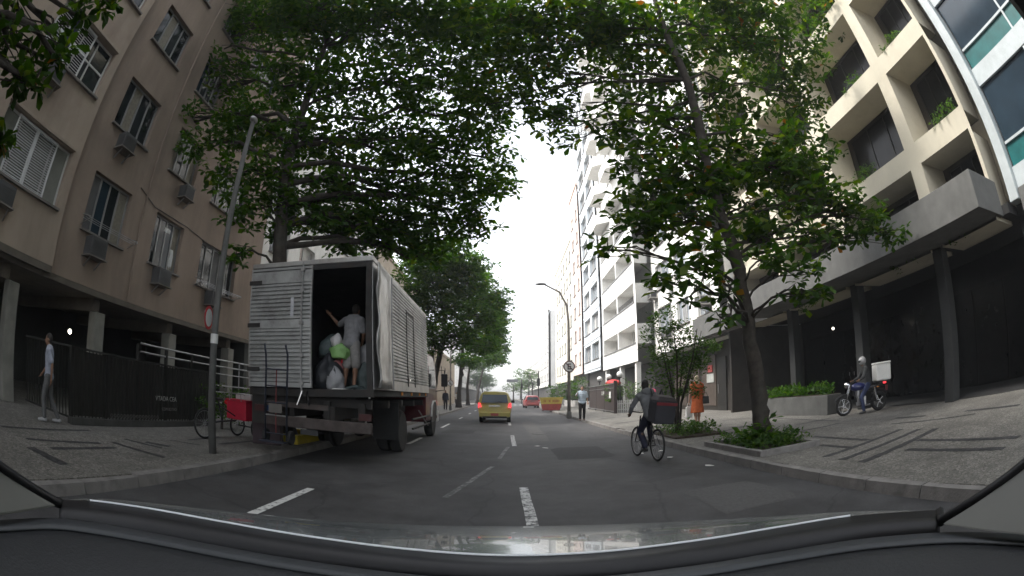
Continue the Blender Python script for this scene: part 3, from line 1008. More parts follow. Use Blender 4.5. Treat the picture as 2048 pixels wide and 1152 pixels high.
# balcony building
XB = 9.3
bb = thing('balcony_building', 'tall white apartment building with open balconies behind the brown gate', 'building')
zs = 3.65
ops = []
for k in range(12):
    z = zs + 1.3 + 2.95 * k
    for a, b in ((32.5, 37.6), (37.9, 43.4)):
        ops.append((a, b, z, z + 1.45, 1.3))
facade(XB, -1, 32.0, 44.0, zs, zs + 37, ops).build('wall', PWH, bb)
shell(bb, XB + 1.3, -1, 32.0, 44.0, zs, zs + 37, PWH, 12)
LOGB = M('balcony_back_grey', (0.5, 0.5, 0.49), 0.8, var=0.15)
for n_, (a, b, c, d, e) in enumerate(ops):
    MB().box(XB + 1.2, XB + 1.28, a, b, c, d).build('balcony_back', LOGB, bb)
    window(bb, XB + 1.2, -1, a + .4, b - 1.2, c + .02, d - .1, -.02, cols=3, fr=WFR, gl=GLASSP, sill=False)
    MB().box(XB - .06, XB + .05, a - .1, b + .1, c, c + .06).build('handrail', WFG, bb)
    if n_ % 4 == 2:
        m = MB()
        q = a
        while q < b:
            m.box(XB + .08, XB + .10, q, q + .02, c, c + .55); q += .14
        m.build('railing', DARKM, bb)
for k in range(4, 12):                              # projecting balconies further up
    z = zs + .95 + 2.95 * k
    for a, b in ((33.2, 37.0), (38.6, 42.6)):
        MB().prism([(XB - .003, a), (XB - 1.1, a + .9), (XB - 1.1, b - .2), (XB - .003, b)], 'z', z, z + .9).build('projecting_balcony', PWH, bb)
MB().box(XB + 1.2, XB + 8, 32.0, 44.0, SWZ, 3.6).build('ground_floor', SHOP, bb)
for y in (33, 37.7, 43.2):
    MB().box(XB + .1, XB + .45, y - .2, y + .2, SWZ, 3.64).build('column', PWH, bb)

rb2 = block('apartment_building', 'pale blue apartment building beyond the white balconies', 9.1, -1, 44.1, 53.4, 3.8, 37, PBL, 2.95,
            [(44.8, 48.4, 1.7), (49.2, 52.8, 1.7)], 4, first=5.0, fr=WFR, gl=GLASSP, dep=.35, gf=SHOP, slabs=True)
rb3 = block('apartment_building', 'narrow pink apartment building beside the pale blue one', 8.9, -1, 53.5, 60.4, 3.9, 27, PPK, 2.95,
            [(54.3, 55.6, 1.5), (57.6, 59.2, 1.5)], 2, first=5.0, fr=WFR, gl=GLASSP, gf=SHOP)
rb4 = block('apartment_building', 'yellowish white apartment building with many small windows past the pink one', 8.9, -1, 60.5, 81.5, 3.4, 22, PYW, 2.95,
            row(60.5, 81.5, 1.7, 1.5, 1.6), 2, first=4.6, fr=WFR, gl=GLASSP, gf=SHOP)
rb5 = block('apartment_building', 'hazy white tower at the far right end of the street', 9.0, -1, 96, 150, 3.4, 19, PWH, 2.95,
            row(96, 150, 2.0, 2.0, 1.6), 2, first=4.6, fr=WFR, gl=GLASSP, gf=SHOP)
block('apartment_building', 'farthest pale block on the right beyond the tower', 9.5, -1, 152, 215, 3.4, 15, PWH, 2.95, row(152, 215, 2.4, 2.6, 1.6), 2, first=4.6, gl=GLASSP, gf=SHOP)
block('apartment_building', 'farthest pale block on the left of the street', -9.5, 1, 152, 215, 3.4, 15, PWH, 2.95, row(152, 215, 2.4, 2.6, 1.6), 2, first=4.6, gl=GLASSP, gf=SHOP)
# shop awnings on the right
for k, (a, b, lab) in enumerate([(61, 67, 'dark shop awning under the yellowish white building, nearer'), (68, 75, 'long dark shop awning farther along the right pavement')]):
    t = thing('awning', lab, 'awning', (0, 0, 0), group='shop awnings')
    MB().prism([(8.9, 3.1), (6.6, 2.55), (6.6, 2.35), (6.65, 2.35), (6.65, 2.5), (8.9, 3.0)], 'y', a, b).build('canvas', M('awning_cloth', (0.10, 0.11, 0.11), 0.85), t)
    for y in (a + .1, b - .1): MB().tube([(6.64, y, 2.4), (6.64, y, SWZ)], .025, 6).build('post', STEEL, t)
# ================================================================== TREES AND PLANTS
rng = np.random.default_rng(11)
LV = np.array([(0, 0, 0), (.38, -.15, .035), (.74, -.25, .05), (1.0, 0, -.06), (.74, .25, .05), (.38, .15, .035), (.62, 0, -.01)])
LF = np.array([(6, 0, 1), (6, 1, 2), (6, 2, 3), (6, 3, 4), (6, 4, 5), (6, 5, 0)])
QV = np.array([(0, 0, 0), (.6, -.25, .05), (1.0, 0, -.05), (.6, .25, .05)])
QF = np.array([(0, 1, 2), (0, 2, 3)])

def leaf_frames(P, per, lo, hi, e0, e1, r=rng):
    """positions and axes of the leaves of rosettes at P"""
    n = len(P)
    k = n * per
    base = np.repeat(P, per, axis=0)
    a = (np.tile(np.arange(per), n) * (2 * PI / per) + np.repeat(r.uniform(0, 6.28, n), per) + r.normal(0, .35, k))
    e = r.uniform(e0, e1, k)
    d = np.stack([np.cos(a) * np.cos(e), np.sin(a) * np.cos(e), np.sin(e)], 1)
    s = np.stack([-np.sin(a), np.cos(a), np.zeros(k)], 1)
    nn = np.cross(d, s)
    roll = r.normal(0, .55, k)[:, None]
    s2 = s * np.cos(roll) + nn * np.sin(roll)
    n2 = np.cross(d, s2)
    L = r.uniform(lo, hi, k)[:, None]
    off = d * (L * .12) + r.normal(0, .03, (k, 3))
    return base + off, d * L, s2 * L * r.uniform(.8, 1.1, k)[:, None], n2 * L

def leaf_mesh(name, B, D, S, Nn, mat, quads=False):
    V, F = (QV, QF) if quads else (LV, LF)
    k = len(B)
    pts = (B[:, None, :] + V[None, :, 0:1] * D[:, None, :] + V[None, :, 1:2] * S[:, None, :] + V[None, :, 2:3] * Nn[:, None, :]).reshape(-1, 3)
    fs = (F[None] + (np.arange(k) * len(V))[:, None, None]).reshape(-1, 3)
    me = bpy.data.meshes.new(name)
    me.vertices.add(len(pts)); me.vertices.foreach_set('co', pts.astype(np.float32).ravel())
    me.loops.add(fs.size); me.loops.foreach_set('vertex_index', fs.astype(np.int32).ravel())
    me.polygons.add(len(fs))
    me.polygons.foreach_set('loop_start', np.arange(0, fs.size, 3, dtype=np.int32))
    me.polygons.foreach_set('loop_total', np.full(len(fs), 3, dtype=np.int32))
    me.update(); me.validate()
    me.polygons.foreach_set('use_smooth', np.ones(len(fs), dtype=bool))
    me.materials.append(mat)
    return me

LEAFM = bpy.data.meshes.new('leaf')
LEAFM.from_pydata([tuple(v) for v in LV], [], [tuple(int(i) for i in f) for f in LF])
LEAFM.polygons.foreach_set('use_smooth', [True] * 6)
LEAFM.materials.append(LEAF)

LEAFM2 = LEAFM.copy(); LEAFM2.materials.clear(); LEAFM2.materials.append(LEAFD)

def blob_points(c, rad, n, r=rng, tiers=0):
    """points through an uneven lump, denser towards the outside"""
    u = r.normal(0, 1, (n, 3)); u /= np.linalg.norm(u, axis=1)[:, None]
    q = r.uniform(.12, 1, n) ** .45
    lump = 1 + .22 * np.sin(u[:, 0] * 5 + c[0]) * np.cos(u[:, 1] * 4 + c[1]) + .15 * np.sin(u[:, 2] * 7 + c[2] * 3)
    p = u * (q * lump)[:, None] * np.array(rad) + np.array(c)
    return p

def limb_path(a, b, sag, r, n=6):
    a, b = np.array(a, float), np.array(b, float)
    out = []
    for i in range(n + 1):
        t = i / n
        p = a + (b - a) * t + np.array([0, 0, sag * math.sin(PI * t)])
        if 0 < i < n: p = p + r.normal(0, .05 * np.linalg.norm(b - a), 3) * .5
        out.append(tuple(p))
    return out

def tree(label, base, trunk, blobs, per=7, dens=26, leaf=(.15, .26), singles=0, mat=LEAF, quads=False, group='street trees', trunk_r=(.2, .08), e=(-.75, .55), seed=1, name='almond_tree', twigs=True, roots=True, limb=1.0):
    """trunk: points with radius; blobs: (centre, radii)"""
    r = np.random.default_rng(seed)
    t = thing(name, label, 'tree', base, group=group)
    B0 = np.array(base)
    tp = [tuple(np.array(p[:3]) - B0) for p in trunk]
    rad = [p[3] for p in trunk]
    # finer trunk with a little wander
    pts, rr = [], []
    for i in range(len(tp) - 1):
        for j in range(4):
            q = j / 4
            p = np.array(tp[i]) * (1 - q) + np.array(tp[i + 1]) * q
            if i + j > 0: p = p + r.normal(0, .018, 3) * np.array([1, 1, .3])
            pts.append(tuple(p)); rr.append((rad[i] * (1 - q) + rad[i + 1] * q) * r.uniform(.94, 1.07))
    pts.append(tp[-1]); rr.append(rad[-1])
    if roots: rr[0] *= 1.35
    MB().tube(pts, rr, 12).build('trunk', BARK, t, smooth='all')
    P = []
    for bi, bq in enumerate(blobs):
        c = np.array(bq[0]) - B0; rd = np.array(bq[1])
        fd = bq[2] if len(bq) > 2 else 1.0
        n = max(6, int(fd * dens * rd[0] * rd[1] * rd[2] ** .5 * 4))
        pp = blob_points(c, rd, n, r)
        P.append(pp)
        # limb to the lump
        zt = c[2] - rd[2] * .4 - .12 * np.linalg.norm(c[:2])
        k = min(range(len(pts)), key=lambda i: abs(pts[i][2] - zt) + (0 if pts[i][2] > 2.2 else 3))
        lp = limb_path(pts[k], tuple(c), .25, r)
        r0 = limb * min(rr[k] * .55, .016 + .015 * np.linalg.norm(np.array(pts[k]) - c))
        MB().tube(lp, [r0 * (1 - .75 * i / 6) + .008 for i in range(7)], 7, caps=False).build('limb', BARK, t, smooth='all')
        if twigs:
            m = MB()
            for q in r.choice(len(pp), min(len(pp), max(5, len(pp) // 5)), replace=False):
                a0 = np.array(lp[int(r.integers(3, 7))])
                m.tube([tuple(a0), tuple((a0 + pp[q]) / 2 + r.normal(0, .06, 3) + [0, 0, .08]), tuple(pp[q])], [.016, .011, .006], 4, caps=False)
            tw = m.build('twigs', BARK, t)
            tw['kind'] = 'stuff'
    P = np.concatenate(P)
    B, D, S, Nn = leaf_frames(P, per, leaf[0], leaf[1], e[0], e[1], r)
    if singles:
        Wp = B + B0 + D * .5
        dist = np.linalg.norm(Wp - np.array([0, 0, CAM_H]), axis=1)
        ln = np.linalg.norm(D, axis=1)
        score = ln / dist
        az = np.arctan2(Wp[:, 0], Wp[:, 1]); el = np.arctan2(Wp[:, 2] - CAM_H, np.hypot(Wp[:, 0], Wp[:, 1]))
        ok = (np.abs(az) < R(74)) & (el < R(46)) & (Wp[:, 1] > .6)
        score = np.where(ok, score, 0)
        idx = np.argsort(-score)[:singles]
        keep = np.ones(len(B), bool); keep[idx] = False
        for i in idx:
            o = bpy.data.objects.new('leaf', LEAFM)
            COL.objects.link(o); o.parent = t
            if mat is not LEAF: o.data = LEAFM2
            mm = Matrix.Identity(4)
            for c_, v in enumerate((D[i], S[i], Nn[i], B[i])):
                for q in range(3): mm[q][c_] = v[q]
            o.matrix_local = mm
        B, D, S, Nn = B[keep], D[keep], S[keep], Nn[keep]
    cr = link('crown', leaf_mesh('crown', B, D, S, Nn, mat, quads), None, t)
    cr['kind'] = 'stuff'
    return t

def pb(x, y, Y, rx, ry, k=1.0, thick=1.0):
    """a lump of leaves seen at x, y in the photograph, Y metres down the street"""
    c = at(x, y, Y)
    dist = (c - Vector((0, 0, CAM_H))).length
    a, b = rx * dist / 900 * k, ry * dist / 900 * k
    return ((c.x, c.y, c.z), (a, (a + b) * .5 * thick, b), .7 if y < 215 else (.9 if y < 330 else 1.0))

def pbk(x, y, Y, rx, ry):
    return pb(x, y, Y * .77 + (.9 if y < 500 else .2), rx, ry)

# near right: the leaning almond in the kerbed bed
BLR = [(1250, 70, 10.6, 110, 75), (1410, 60, 10.0, 120, 85), (1560, 110, 10.6, 115, 80), (1660, 30, 10.4, 70, 55), (1160, 60, 10.8, 100, 75), (1090, 170, 11.4, 75, 62), (1120, 250, 11.8, 36, 36),
      (1300, 170, 11.2, 120, 65), (1450, 210, 10.4, 95, 60), (1590, 210, 10.9, 75, 48), (1350, 270, 10.6, 110, 42), (1270, 310, 10.0, 70, 32), (1500, 310, 9.9, 120, 48), (1610, 350, 9.4, 95, 44),
      (1320, 370, 10.2, 95, 42), (1250, 430, 9.8, 62, 34), (1215, 500, 9.7, 42, 30), (1420, 400, 9.8, 90, 42), (1330, 460, 9.6, 70, 36), (1560, 420, 9.2, 75, 42), (1680, 410, 8.9, 75, 34), (1790, 470, 8.6, 48, 24),
      (1410, 500, 8.8, 60, 36), (1560, 520, 9.0, 60, 36), (1390, 580, 8.4, 46, 32), (1450, 640, 8.3, 24, 26), (1590, 590, 8.7, 36, 24), (1330, 560, 8.6, 30, 26), (1640, 470, 9.0, 70, 30), (1190, 20, 9.5, 120, 50), (1480, 0, 9.0, 140, 50), (1000, 40, 10.6, 110, 70), (1060, 120, 12, 90, 60), (1030, 205, 13, 50, 36), (1100, 235, 13, 46, 36), (1130, 280, 13.2, 26, 24), (955, 215, 13, 50, 36),
      (1380, 340, 9.8, 90, 36), (1300, 400, 9.6, 62, 34), (1270, 470, 9.5, 52, 30), (1480, 360, 9.4, 90, 40), (1560, 340, 9.3, 80, 40), (1640, 400, 9.0, 70, 36), (1740, 440, 8.7, 60, 28), (1500, 450, 9.2, 60, 34), (1370, 430, 9.3, 70, 36), (1380, 530, 8.9, 62, 34), (1600, 540, 8.8, 52, 28), (1440, 575, 8.5, 40, 28), (1540, 480, 9.1, 60, 34), (1610, 290, 9.8, 80, 36), (1220, 250, 10.6, 60, 36), (1700, 470, 8.8, 60, 26), (1630, 590, 8.8, 30, 22)]
bl = [pbk(*q) for q in BLR]
tr_pts = [(1518, 800, .17), (1500, 680, .15), (1480, 540, .135), (1448, 440, .125), (1420, 350, .115), (1385, 200, .10), (1330, 60, .085), (1290, -60, .05)]
tk_ = [(5.02, 8.2, SWZ - .1, .23), (5.0, 8.2, .6, .19)] + [tuple(at(x, y, 8.2)) + (r_,) for x, y, r_ in tr_pts]
tree('large leaning almond tree with a dark trunk in the near right bed', (5.02, 8.2, SWZ), tk_, bl, per=7, dens=24, leaf=(.13, .31), singles=300, seed=3, limb=.5)

# left: almond in the yellow kerbed pit beside the truck
bl = [pb(400, 70, 10.2, 80, 60), pb(520, 40, 10.0, 110, 70), pb(650, 60, 10.4, 110, 75), pb(790, 60, 10.4, 110, 75), pb(910, 70, 11.0, 90, 65), pb(350, 100, 10.0, 42, 40), pb(440, 170, 10.4, 90, 55), pb(600, 170, 10.2, 110, 65), pb(740, 180, 10.6, 110, 65), pb(880, 180, 11.4, 105, 65), pb(980, 150, 12, 70, 60),
      pb(480, 260, 10.0, 90, 45), pb(360, 235, 9.4, 62, 24), pb(610, 280, 10.6, 105, 55), pb(760, 300, 11.2, 110, 60), pb(900, 290, 12, 85, 55), pb(980, 250, 12.4, 45, 40), pb(530, 350, 9.8, 70, 45), pb(480, 420, 9.6, 42, 48), pb(660, 380, 11.2, 95, 50), pb(800, 390, 12, 100, 52), pb(930, 370, 13, 80, 48), pb(1005, 370, 14, 38, 34),
      pb(700, 455, 11.8, 85, 36), pb(610, 450, 10.6, 45, 30), pb(840, 470, 13, 90, 40), pb(940, 455, 14, 52, 40), pb(470, 510, 9.3, 36, 26), pb(1000, 60, 11.5, 80, 60), pb(640, 10, 9.0, 140, 50), pb(860, 10, 9.4, 130, 50), pb(420, 20, 9.4, 90, 40), pb(345, 40, 9.2, 42, 36), pb(335, 115, 9.4, 36, 26), pb(395, 130, 9.6, 60, 36), pb(300, 238, 9.0, 45, 18), pb(390, 290, 9.4, 50, 30), pb(440, 340, 9.4, 40, 36),
      pb(520, 420, 9.8, 45, 36), pb(570, 400, 10.2, 55, 36), pb(640, 430, 11, 60, 32), pb(690, 485, 12, 60, 24), pb(780, 490, 12.5, 70, 26), pb(560, 470, 10.4, 34, 22), pb(860, 505, 13.5, 60, 26), pb(760, 440, 12, 80, 34), pb(910, 420, 13, 70, 40), pb(990, 320, 13, 45, 36)]
tree('broad almond tree rising from the yellow kerbed pit behind the truck', (-5.1, 10.3, SWZ),
     [(-5.1, 10.3, SWZ - .1, .26), (-5.4, 10.3, 2.5, .21), (-5.55, 10.2, 4.8, .18), (-5.75, 10.1, 7.0, .14), (-5.6, 10.1, 9.5, .10), (-5.5, 10.2, 12, .06)], bl, per=7, dens=29, leaf=(.13, .30), singles=300, mat=LEAFD, seed=5)

# left, second and third along the kerb
bl = [pb(880, 540, 27, 70, 38), pb(830, 580, 26, 45, 36), pb(930, 570, 29, 55, 32), pb(880, 610, 28, 62, 36), pb(950, 630, 31, 50, 32), pb(850, 655, 27, 36, 26), pb(910, 670, 30, 52, 28), pb(960, 560, 31, 30, 24), pb(840, 520, 24, 55, 30), pb(900, 500, 25, 50, 24), pb(990, 600, 32, 36, 30), pb(930, 530, 27, 50, 30), pb(985, 650, 34, 34, 26), pb(960, 690, 33, 40, 20), pb(870, 690, 30, 30, 18)]
tree('almond tree with a curved trunk just beyond the front of the truck', (-4.7, 32, SWZ),
     [(-4.7, 32, SWZ - .1, .27), (-4.75, 32, 1.8, .22), (-4.45, 32, 3.6, .19), (-4.0, 31.6, 5.2, .16), (-3.9, 31, 8, .1)], bl, per=6, dens=34, leaf=(.2, .32), mat=LEAFD, quads=True, seed=8)
bl = [pb(985, 640, 46, 36, 26), pb(960, 680, 44, 40, 22), pb(1000, 670, 50, 22, 20), pb(950, 600, 42, 40, 24), pb(990, 605, 46, 26, 20), pb(930, 720, 43, 30, 14), pb(985, 715, 50, 26, 14)]
tree('dark tree with a forked trunk beside the second left lamp post', (-4.7, 50, SWZ),
     [(-4.7, 50, SWZ - .1, .28), (-4.6, 50, 2.6, .22), (-4.2, 49, 5.5, .16), (-4.0, 47, 9, .1)], bl, per=6, dens=22, leaf=(.26, .4), mat=LEAFD, quads=True, seed=9)
bl = [pb(975, 700, 62, 26, 14), pb(1000, 690, 64, 22, 16), pb(955, 725, 60, 28, 12), pb(995, 640, 62, 18, 16), pb(1000, 725, 70, 18, 8)]
tree('slim dark tree farther along the left kerb', (-4.6, 62, SWZ),
     [(-4.6, 62, SWZ - .1, .24), (-4.7, 62, 2.6, .18), (-4.3, 62, 6, .12)], bl, per=6, dens=18, leaf=(.3, .45), mat=LEAFD, quads=True, seed=10)
bl = [pb(990, 715, 84, 22, 12), pb(1008, 700, 88, 14, 12), pb(972, 735, 80, 18, 8)]
tree('leaning tree near the side road on the left', (-4.4, 78, SWZ),
     [(-4.4, 78, SWZ - .1, .24), (-4.0, 78, 3, .18), (-3.2, 78, 6.5, .12)], bl, per=6, dens=8, leaf=(.32, .5), mat=LEAFD, quads=True, seed=12)
# right, far
bl = [pb(1045, 742, 78, 16, 8), pb(1062, 748, 80, 16, 8), pb(1030, 748, 82, 10, 6)]
tree('small airy street tree on the far right pavement', (4.6, 78, SWZ), [(4.6, 78, SWZ - .1, .14), (4.7, 78, 3.4, .1), (4.2, 78, 5, .06)], bl, per=6, dens=6, leaf=(.25, .4), mat=LEAFS, quads=True, seed=14)
bl = [((1.9 + dx, 108 + dy, 3.0 + dz), (1.6, 1.6, 1.2)) for dx, dy, dz in ((-1, 0, 0), (1, 1, .4), (0, -1, 1.2), (2.2, 0, -.3))]
tree('round tree in the haze beyond the traffic lights', (2.2, 108, 0.0), [(2.2, 108, -.1, .2), (2.2, 108, 2.5, .14), (2.2, 108, 4, .08)], bl, per=6, dens=2, leaf=(.3, .5), mat=LEAFS, quads=True, seed=15)
for k, (x, y, h, lab) in enumerate([(-6.5, 118, 9, 'hazy tree beyond the side road on the left, nearer'), (-6, 136, 9, 'hazy tree beyond the side road on the left, farther'), (6.5, 124, 8, 'hazy tree beyond the far tower on the right'), (-5.5, 158, 9, 'last hazy tree on the left'), (5.6, 160, 8, 'last hazy tree on the right')]):
    bl = [((x + dx, y + dy, h * .62 + dz), (2.2, 2.2, 1.7)) for dx, dy, dz in ((-1.4, 0, 0), (1.5, .6, .4), (0, -1, 1.8), (.2, 1, -.5))]
    tree(lab, (x, y, 0), [(x, y, -.1, .24), (x, y, h * .4, .18), (x, y, h * .7, .08)], bl, per=6, dens=3, leaf=(.35, .55), mat=LEAFD, quads=True, seed=20 + k, twigs=False)

# near left: boughs reaching in from a tree behind the camera
bl = [((atd(x, y, d)).to_tuple(), (rx * d / 880, rx * d / 880, ry * d / 880)) for x, y, d, rx, ry in
      [(55, 40, 5.6, 70, 45), (110, 60, 6.0, 48, 36), (75, 110, 5.6, 42, 36), (115, 120, 5.4, 26, 34), (40, 150, 5.2, 26, 24), (65, 165, 5.2, 18, 20), (15, 70, 5.4, 42, 50), (150, 30, 6.2, 34, 24), (215, 4, 6.2, 34, 16), (2, 280, 5.2, 12, 16), (-60, 60, 5.5, 80, 80)]]
bl += [((-4.0 + dx, -3 + dy, 8 + dz), (2.0, 2.0, .9)) for dx, dy, dz in ((-1, 2, 0), (1.5, 0, .6), (-2, -2, .5), (2.5, -3, .3), (0, -4, .8), (2.2, 2.2, 2.4), (-.5, 1, 2.8))]
tree('almond tree whose low boughs hang in at the top left corner', (-5.3, -2.2, SWZ),
     [(-5.3, -2.2, SWZ - .1, .26), (-5.3, -2.1, 3, .2), (-5.2, -1.6, 6, .15), (-5, -1.6, 9, .08)], bl, per=7, dens=13, leaf=(.15, .26), singles=200, seed=31)

# ------------------------------------------------------------------ shrubs, beds, loggia plants
def leafy(name, label, cat, base, blobs, stems, per=6, dens=60, leaf=(.05, .09), mat=LEAFS, seed=1, group=None, e=(-.5, .9), quads=True):
    r = np.random.default_rng(seed)
    t = thing(name, label, cat, base, group=group)
    m = MB()
    for st in stems: m.tube(*st)
    if stems:
        o = m.build('stem', BARK, t)
    P = np.concatenate([blob_points(np.array(c), rd, max(8, int(dens * rd[0] * rd[1] * rd[2] ** .5 * 8)), r) for c, rd in blobs])
    B, D, S, Nn = leaf_frames(P, per, leaf[0], leaf[1], e[0], e[1], r)
    o = link('foliage', leaf_mesh('foliage', B, D, S, Nn, mat, quads), None, t)
    o['kind'] = 'stuff'
    return t

# the small tree in the middle bed
c0 = Vector((4.98, 13.0, SWZ))
bls = []
for (px, py, rx, ry) in ((1330, 650, 34, 26), (1300, 680, 26, 26), (1370, 670, 34, 28), (1410, 700, 36, 22), (1340, 710, 44, 34), (1385, 730, 40, 30), (1320, 750, 26, 30), (1360, 770, 34, 30), (1395, 780, 18, 30), (1340, 620, 18, 14), (1310, 640, 16, 16), (1430, 690, 14, 10)):
    c = at(px, py, 13.0) - c0
    bls.append((tuple(c), (rx * 13.8 / 930, rx * 13.8 / 930 * .8, ry * 13.8 / 930)))
stems = []
for k in range(6):
    a = k * 1.05
    stems.append(([(.05 * math.cos(a), .05 * math.sin(a), -.05), (.12 * math.cos(a), .12 * math.sin(a), .9), (.5 * math.cos(a) + .1, .45 * math.sin(a), 2.2), (.75 * math.cos(a) + .1, .6 * math.sin(a), 3.0)], [.035, .03, .02, .01], 6))
leafy('small_tree', 'slender many stemmed small tree in the bed behind the cyclist', 'tree', tuple(c0), bls, stems, per=6, dens=60, leaf=(.08, .15), seed=41, mat=LEAFS)

def bed(label, x0, x1, y0, y1, kerb=True, seed=1, h=.28, dens=55, group='planting beds'):
    t = thing('planting_bed', label, 'planting bed', (0, 0, SWZ), group=group)
    w_ = .12
    if kerb:
        for a in ((x0, x1, y0, y0 + w_), (x0, x1, y1 - w_, y1), (x0, x0 + w_, y0 + w_ + .003, y1 - w_ - .003), (x1 - w_, x1, y0 + w_ + .003, y1 - w_ - .003)):
            MB().box(a[0], a[1], a[2], a[3], -.02, .11).build('edging', KERB, t, bevel=.012)
    MB().box(x0 + .05, x1 - .05, y0 + .05, y1 - .05, -.02, .05).build('soil', SOIL, t)
    r = np.random.default_rng(seed)
    n = int((x1 - x0) * (y1 - y0) * dens)
    P = np.stack([r.uniform(x0 + .1, x1 - .1, n), r.uniform(y0 + .1, y1 - .1, n), r.uniform(.04, h, n) * (1 - .3 * r.uniform(0, 1, n))], 1)
    B, D, S, Nn = leaf_frames(P, 6, .06, .13, -.3, 1.1, r)
    o = link('ground_cover', leaf_mesh('ground_cover', B, D, S, Nn, LEAFS, True), None, t)
    o['kind'] = 'stuff'
    return t
bed('low kerbed bed of ground cover round the near right almond trunk', 4.32, 5.75, 7.1, 9.6, seed=2, h=.30)
bed('low leafy bed round the small many stemmed tree', 4.35, 6.0, 11.6, 14.2, seed=3, h=.36, kerb=False)
# fallen leaf and root flare tufts
leafy('fern', 'tuft of dark ferns at the foot of the near right trunk', 'plant', (5.02, 8.15, SWZ + .05), [((0, 0, .22), (.4, .4, .22)), ((.35, -.2, .16), (.25, .25, .16)), ((-.35, -.1, .16), (.25, .25, .16))], [], per=7, dens=40, leaf=(.14, .28), mat=LEAFD, seed=5, e=(-.4, .8))
o = link('fallen_leaf', LEAFM.copy(), None)
o.data.materials.clear(); o.data.materials.append(M('dry_leaf', (0.42, 0.25, 0.07), 0.7))
q = pg(1640, 890)
o.location = (q[0], q[1], SWZ + .03); o.scale = (.28, .28, .28); o.rotation_euler = (.3, -.1, 2.2)
tag(o, 'dry yellow almond leaf lying on the dark striped paving', 'leaf')

# yellow kerbed tree pit behind the truck
YEL = M('yellow_kerb_paint', (0.50, 0.38, 0.02), 0.7, var=0.15, dirt=(0.2, 0.16, 0.06), dscale=4)
t = thing('tree_pit', 'yellow painted kerb round the tree pit left of the truck wheel', 'tree pit', (0, 0, SWZ))
for a in ((-5.6, -4.45, 9.55, 9.7), (-5.6, -4.45, 11.05, 11.2), (-5.6, -5.45, 9.703, 11.047), (-4.6, -4.45, 9.703, 11.047)):
    MB().box(a[0], a[1], a[2], a[3], -.02, .2).build('edging', YEL, t, bevel=.015)
MB().box(-5.44, -4.61, 9.71, 11.04, -.02, .08).build('soil', SOIL, t)

# plants spilling over the loggia ledges
pos = {(0, 0): .5, (0, 1): .7, (1, 1): .8, (1, 0): .5, (2, 0): .8, (1, 2): .5, (2, 1): .9, (2, 2): .6, (3, 1): .7, (0, 2): .4}
lab = {(0, 0): 'small plant on the lowest ledge nearest the glass building', (0, 1): 'bushy plant on the grid ledge next to the glass building', (1, 1): 'large green bush on the second loggia of the grid, middle height', (1, 0): 'low plant on the lowest grid loggia, second from the glass',
       (2, 0): 'grey green plant hanging over the lowest grid ledge beside the near trunk', (1, 2): 'thin plant on the third row grid ledge', (2, 1): 'grey shrub on the middle row of the grid, third column', (2, 2): 'small plant high on the grid beside the foliage',
       (3, 1): 'plant on the far column of the grid behind the tree', (0, 2): 'thin plant high on the ledge beside the glass building'}
for (a, b, c, d, i, k) in cells:
    if (i, k) not in pos: continue
    s = pos[(i, k)]
    y0 = a + (b - a) * (.3 if (i + k) % 2 else .6)
    leafy('ledge_plant', lab[(i, k)], 'plant', (XG + .12, y0, c), [((0, 0, .18 * s + .1), (.32, .75 * s, .34 * s)), ((-.12, .5, .05), (.2, .4 * s, .3 * s)), ((.1, -.5 * s, .25), (.25, .35, .35 * s))], [], per=6, dens=40, leaf=(.06, .14), seed=50 + i * 9 + k, group='plants on the loggia ledges', e=(-1.1, .8))

# stone planter at the lobby
pl = thing('planter', 'long grey stone planter of dark leafy plants before the dark lobby', 'planter', (0, 0, SWZ))
MB().box(10.25, 10.95, 12.3, 16.9, 0, .66).build('box', M('planter_stone', (0.10, 0.10, 0.095), 0.8, var=0.2, streak=0.3), pl, bevel=.015)
MB().box(10.3, 10.9, 12.35, 16.85, .655, .675).build('soil', SOIL, pl)
r = np.random.default_rng(77)
n = 110
P = np.stack([r.uniform(10.35, 10.85, n), r.uniform(12.4, 16.8, n), .66 + r.uniform(0, .3, n)], 1)
B, D, S, Nn = leaf_frames(P, 6, .12, .26, -.2, 1.2, r)
o = link('plants', leaf_mesh('plants', B, D, S, Nn, LEAFD, False), None, pl); o['kind'] = 'stuff'
# hedge and bushes right and left
leafy('bush', 'leafy green bush behind the white picket fence', 'bush', (8.0, 32.0, SWZ), [((0, 0, 1.5), (1.1, .8, .8)), ((1.2, .4, 1.3), (.9, .7, .8)), ((-.6, -.2, 1.2), (.7, .6, .7)), ((.4, 0, .8), (1.2, .8, .7)), ((2.2, .5, 1.0), (.8, .7, .9))], [([(0, 0, 0), (.1, 0, 1.5)], [.05, .03], 6)], dens=9, leaf=(.12, .22), seed=61)
leafy('bush', 'dark green hedge behind the yellow skip', 'bush', (6.0, 50, SWZ), [((-.5, 0, 1.5), (1.1, 1.6, 1.2)), ((.8, -1, 1.8), (1.0, 1.4, 1.3)), ((1.4, -4, 2.0), (1.0, 1.6, 1.2))], [([(0, 0, 0), (.1, 0, 1.5)], [.05, .03], 6)], dens=6, leaf=(.16, .28), seed=62, mat=LEAFD)
leafy('bush', 'low dark bush beside the red cargo tricycle', 'bush', (-7.1, 10.3, SWZ), [((0, 0, .75), (.55, .8, .4)), ((.2, .9, .7), (.5, .7, .4)), ((0, .3, .45), (.6, .9, .35))], [([(0, 0, 0), (.05, 0, .7)], [.04, .03], 6)], dens=30, leaf=(.06, .12), seed=63, mat=LEAFD)
# ================================================================== VEHICLES
def roll_mb(mb, ang, z0=.9):
    c, s = math.cos(ang), math.sin(ang)
    mb.v = [(x * c + (z - z0) * s, y, -x * s + (z - z0) * c + z0) for (x, y, z) in mb.v]
    return mb

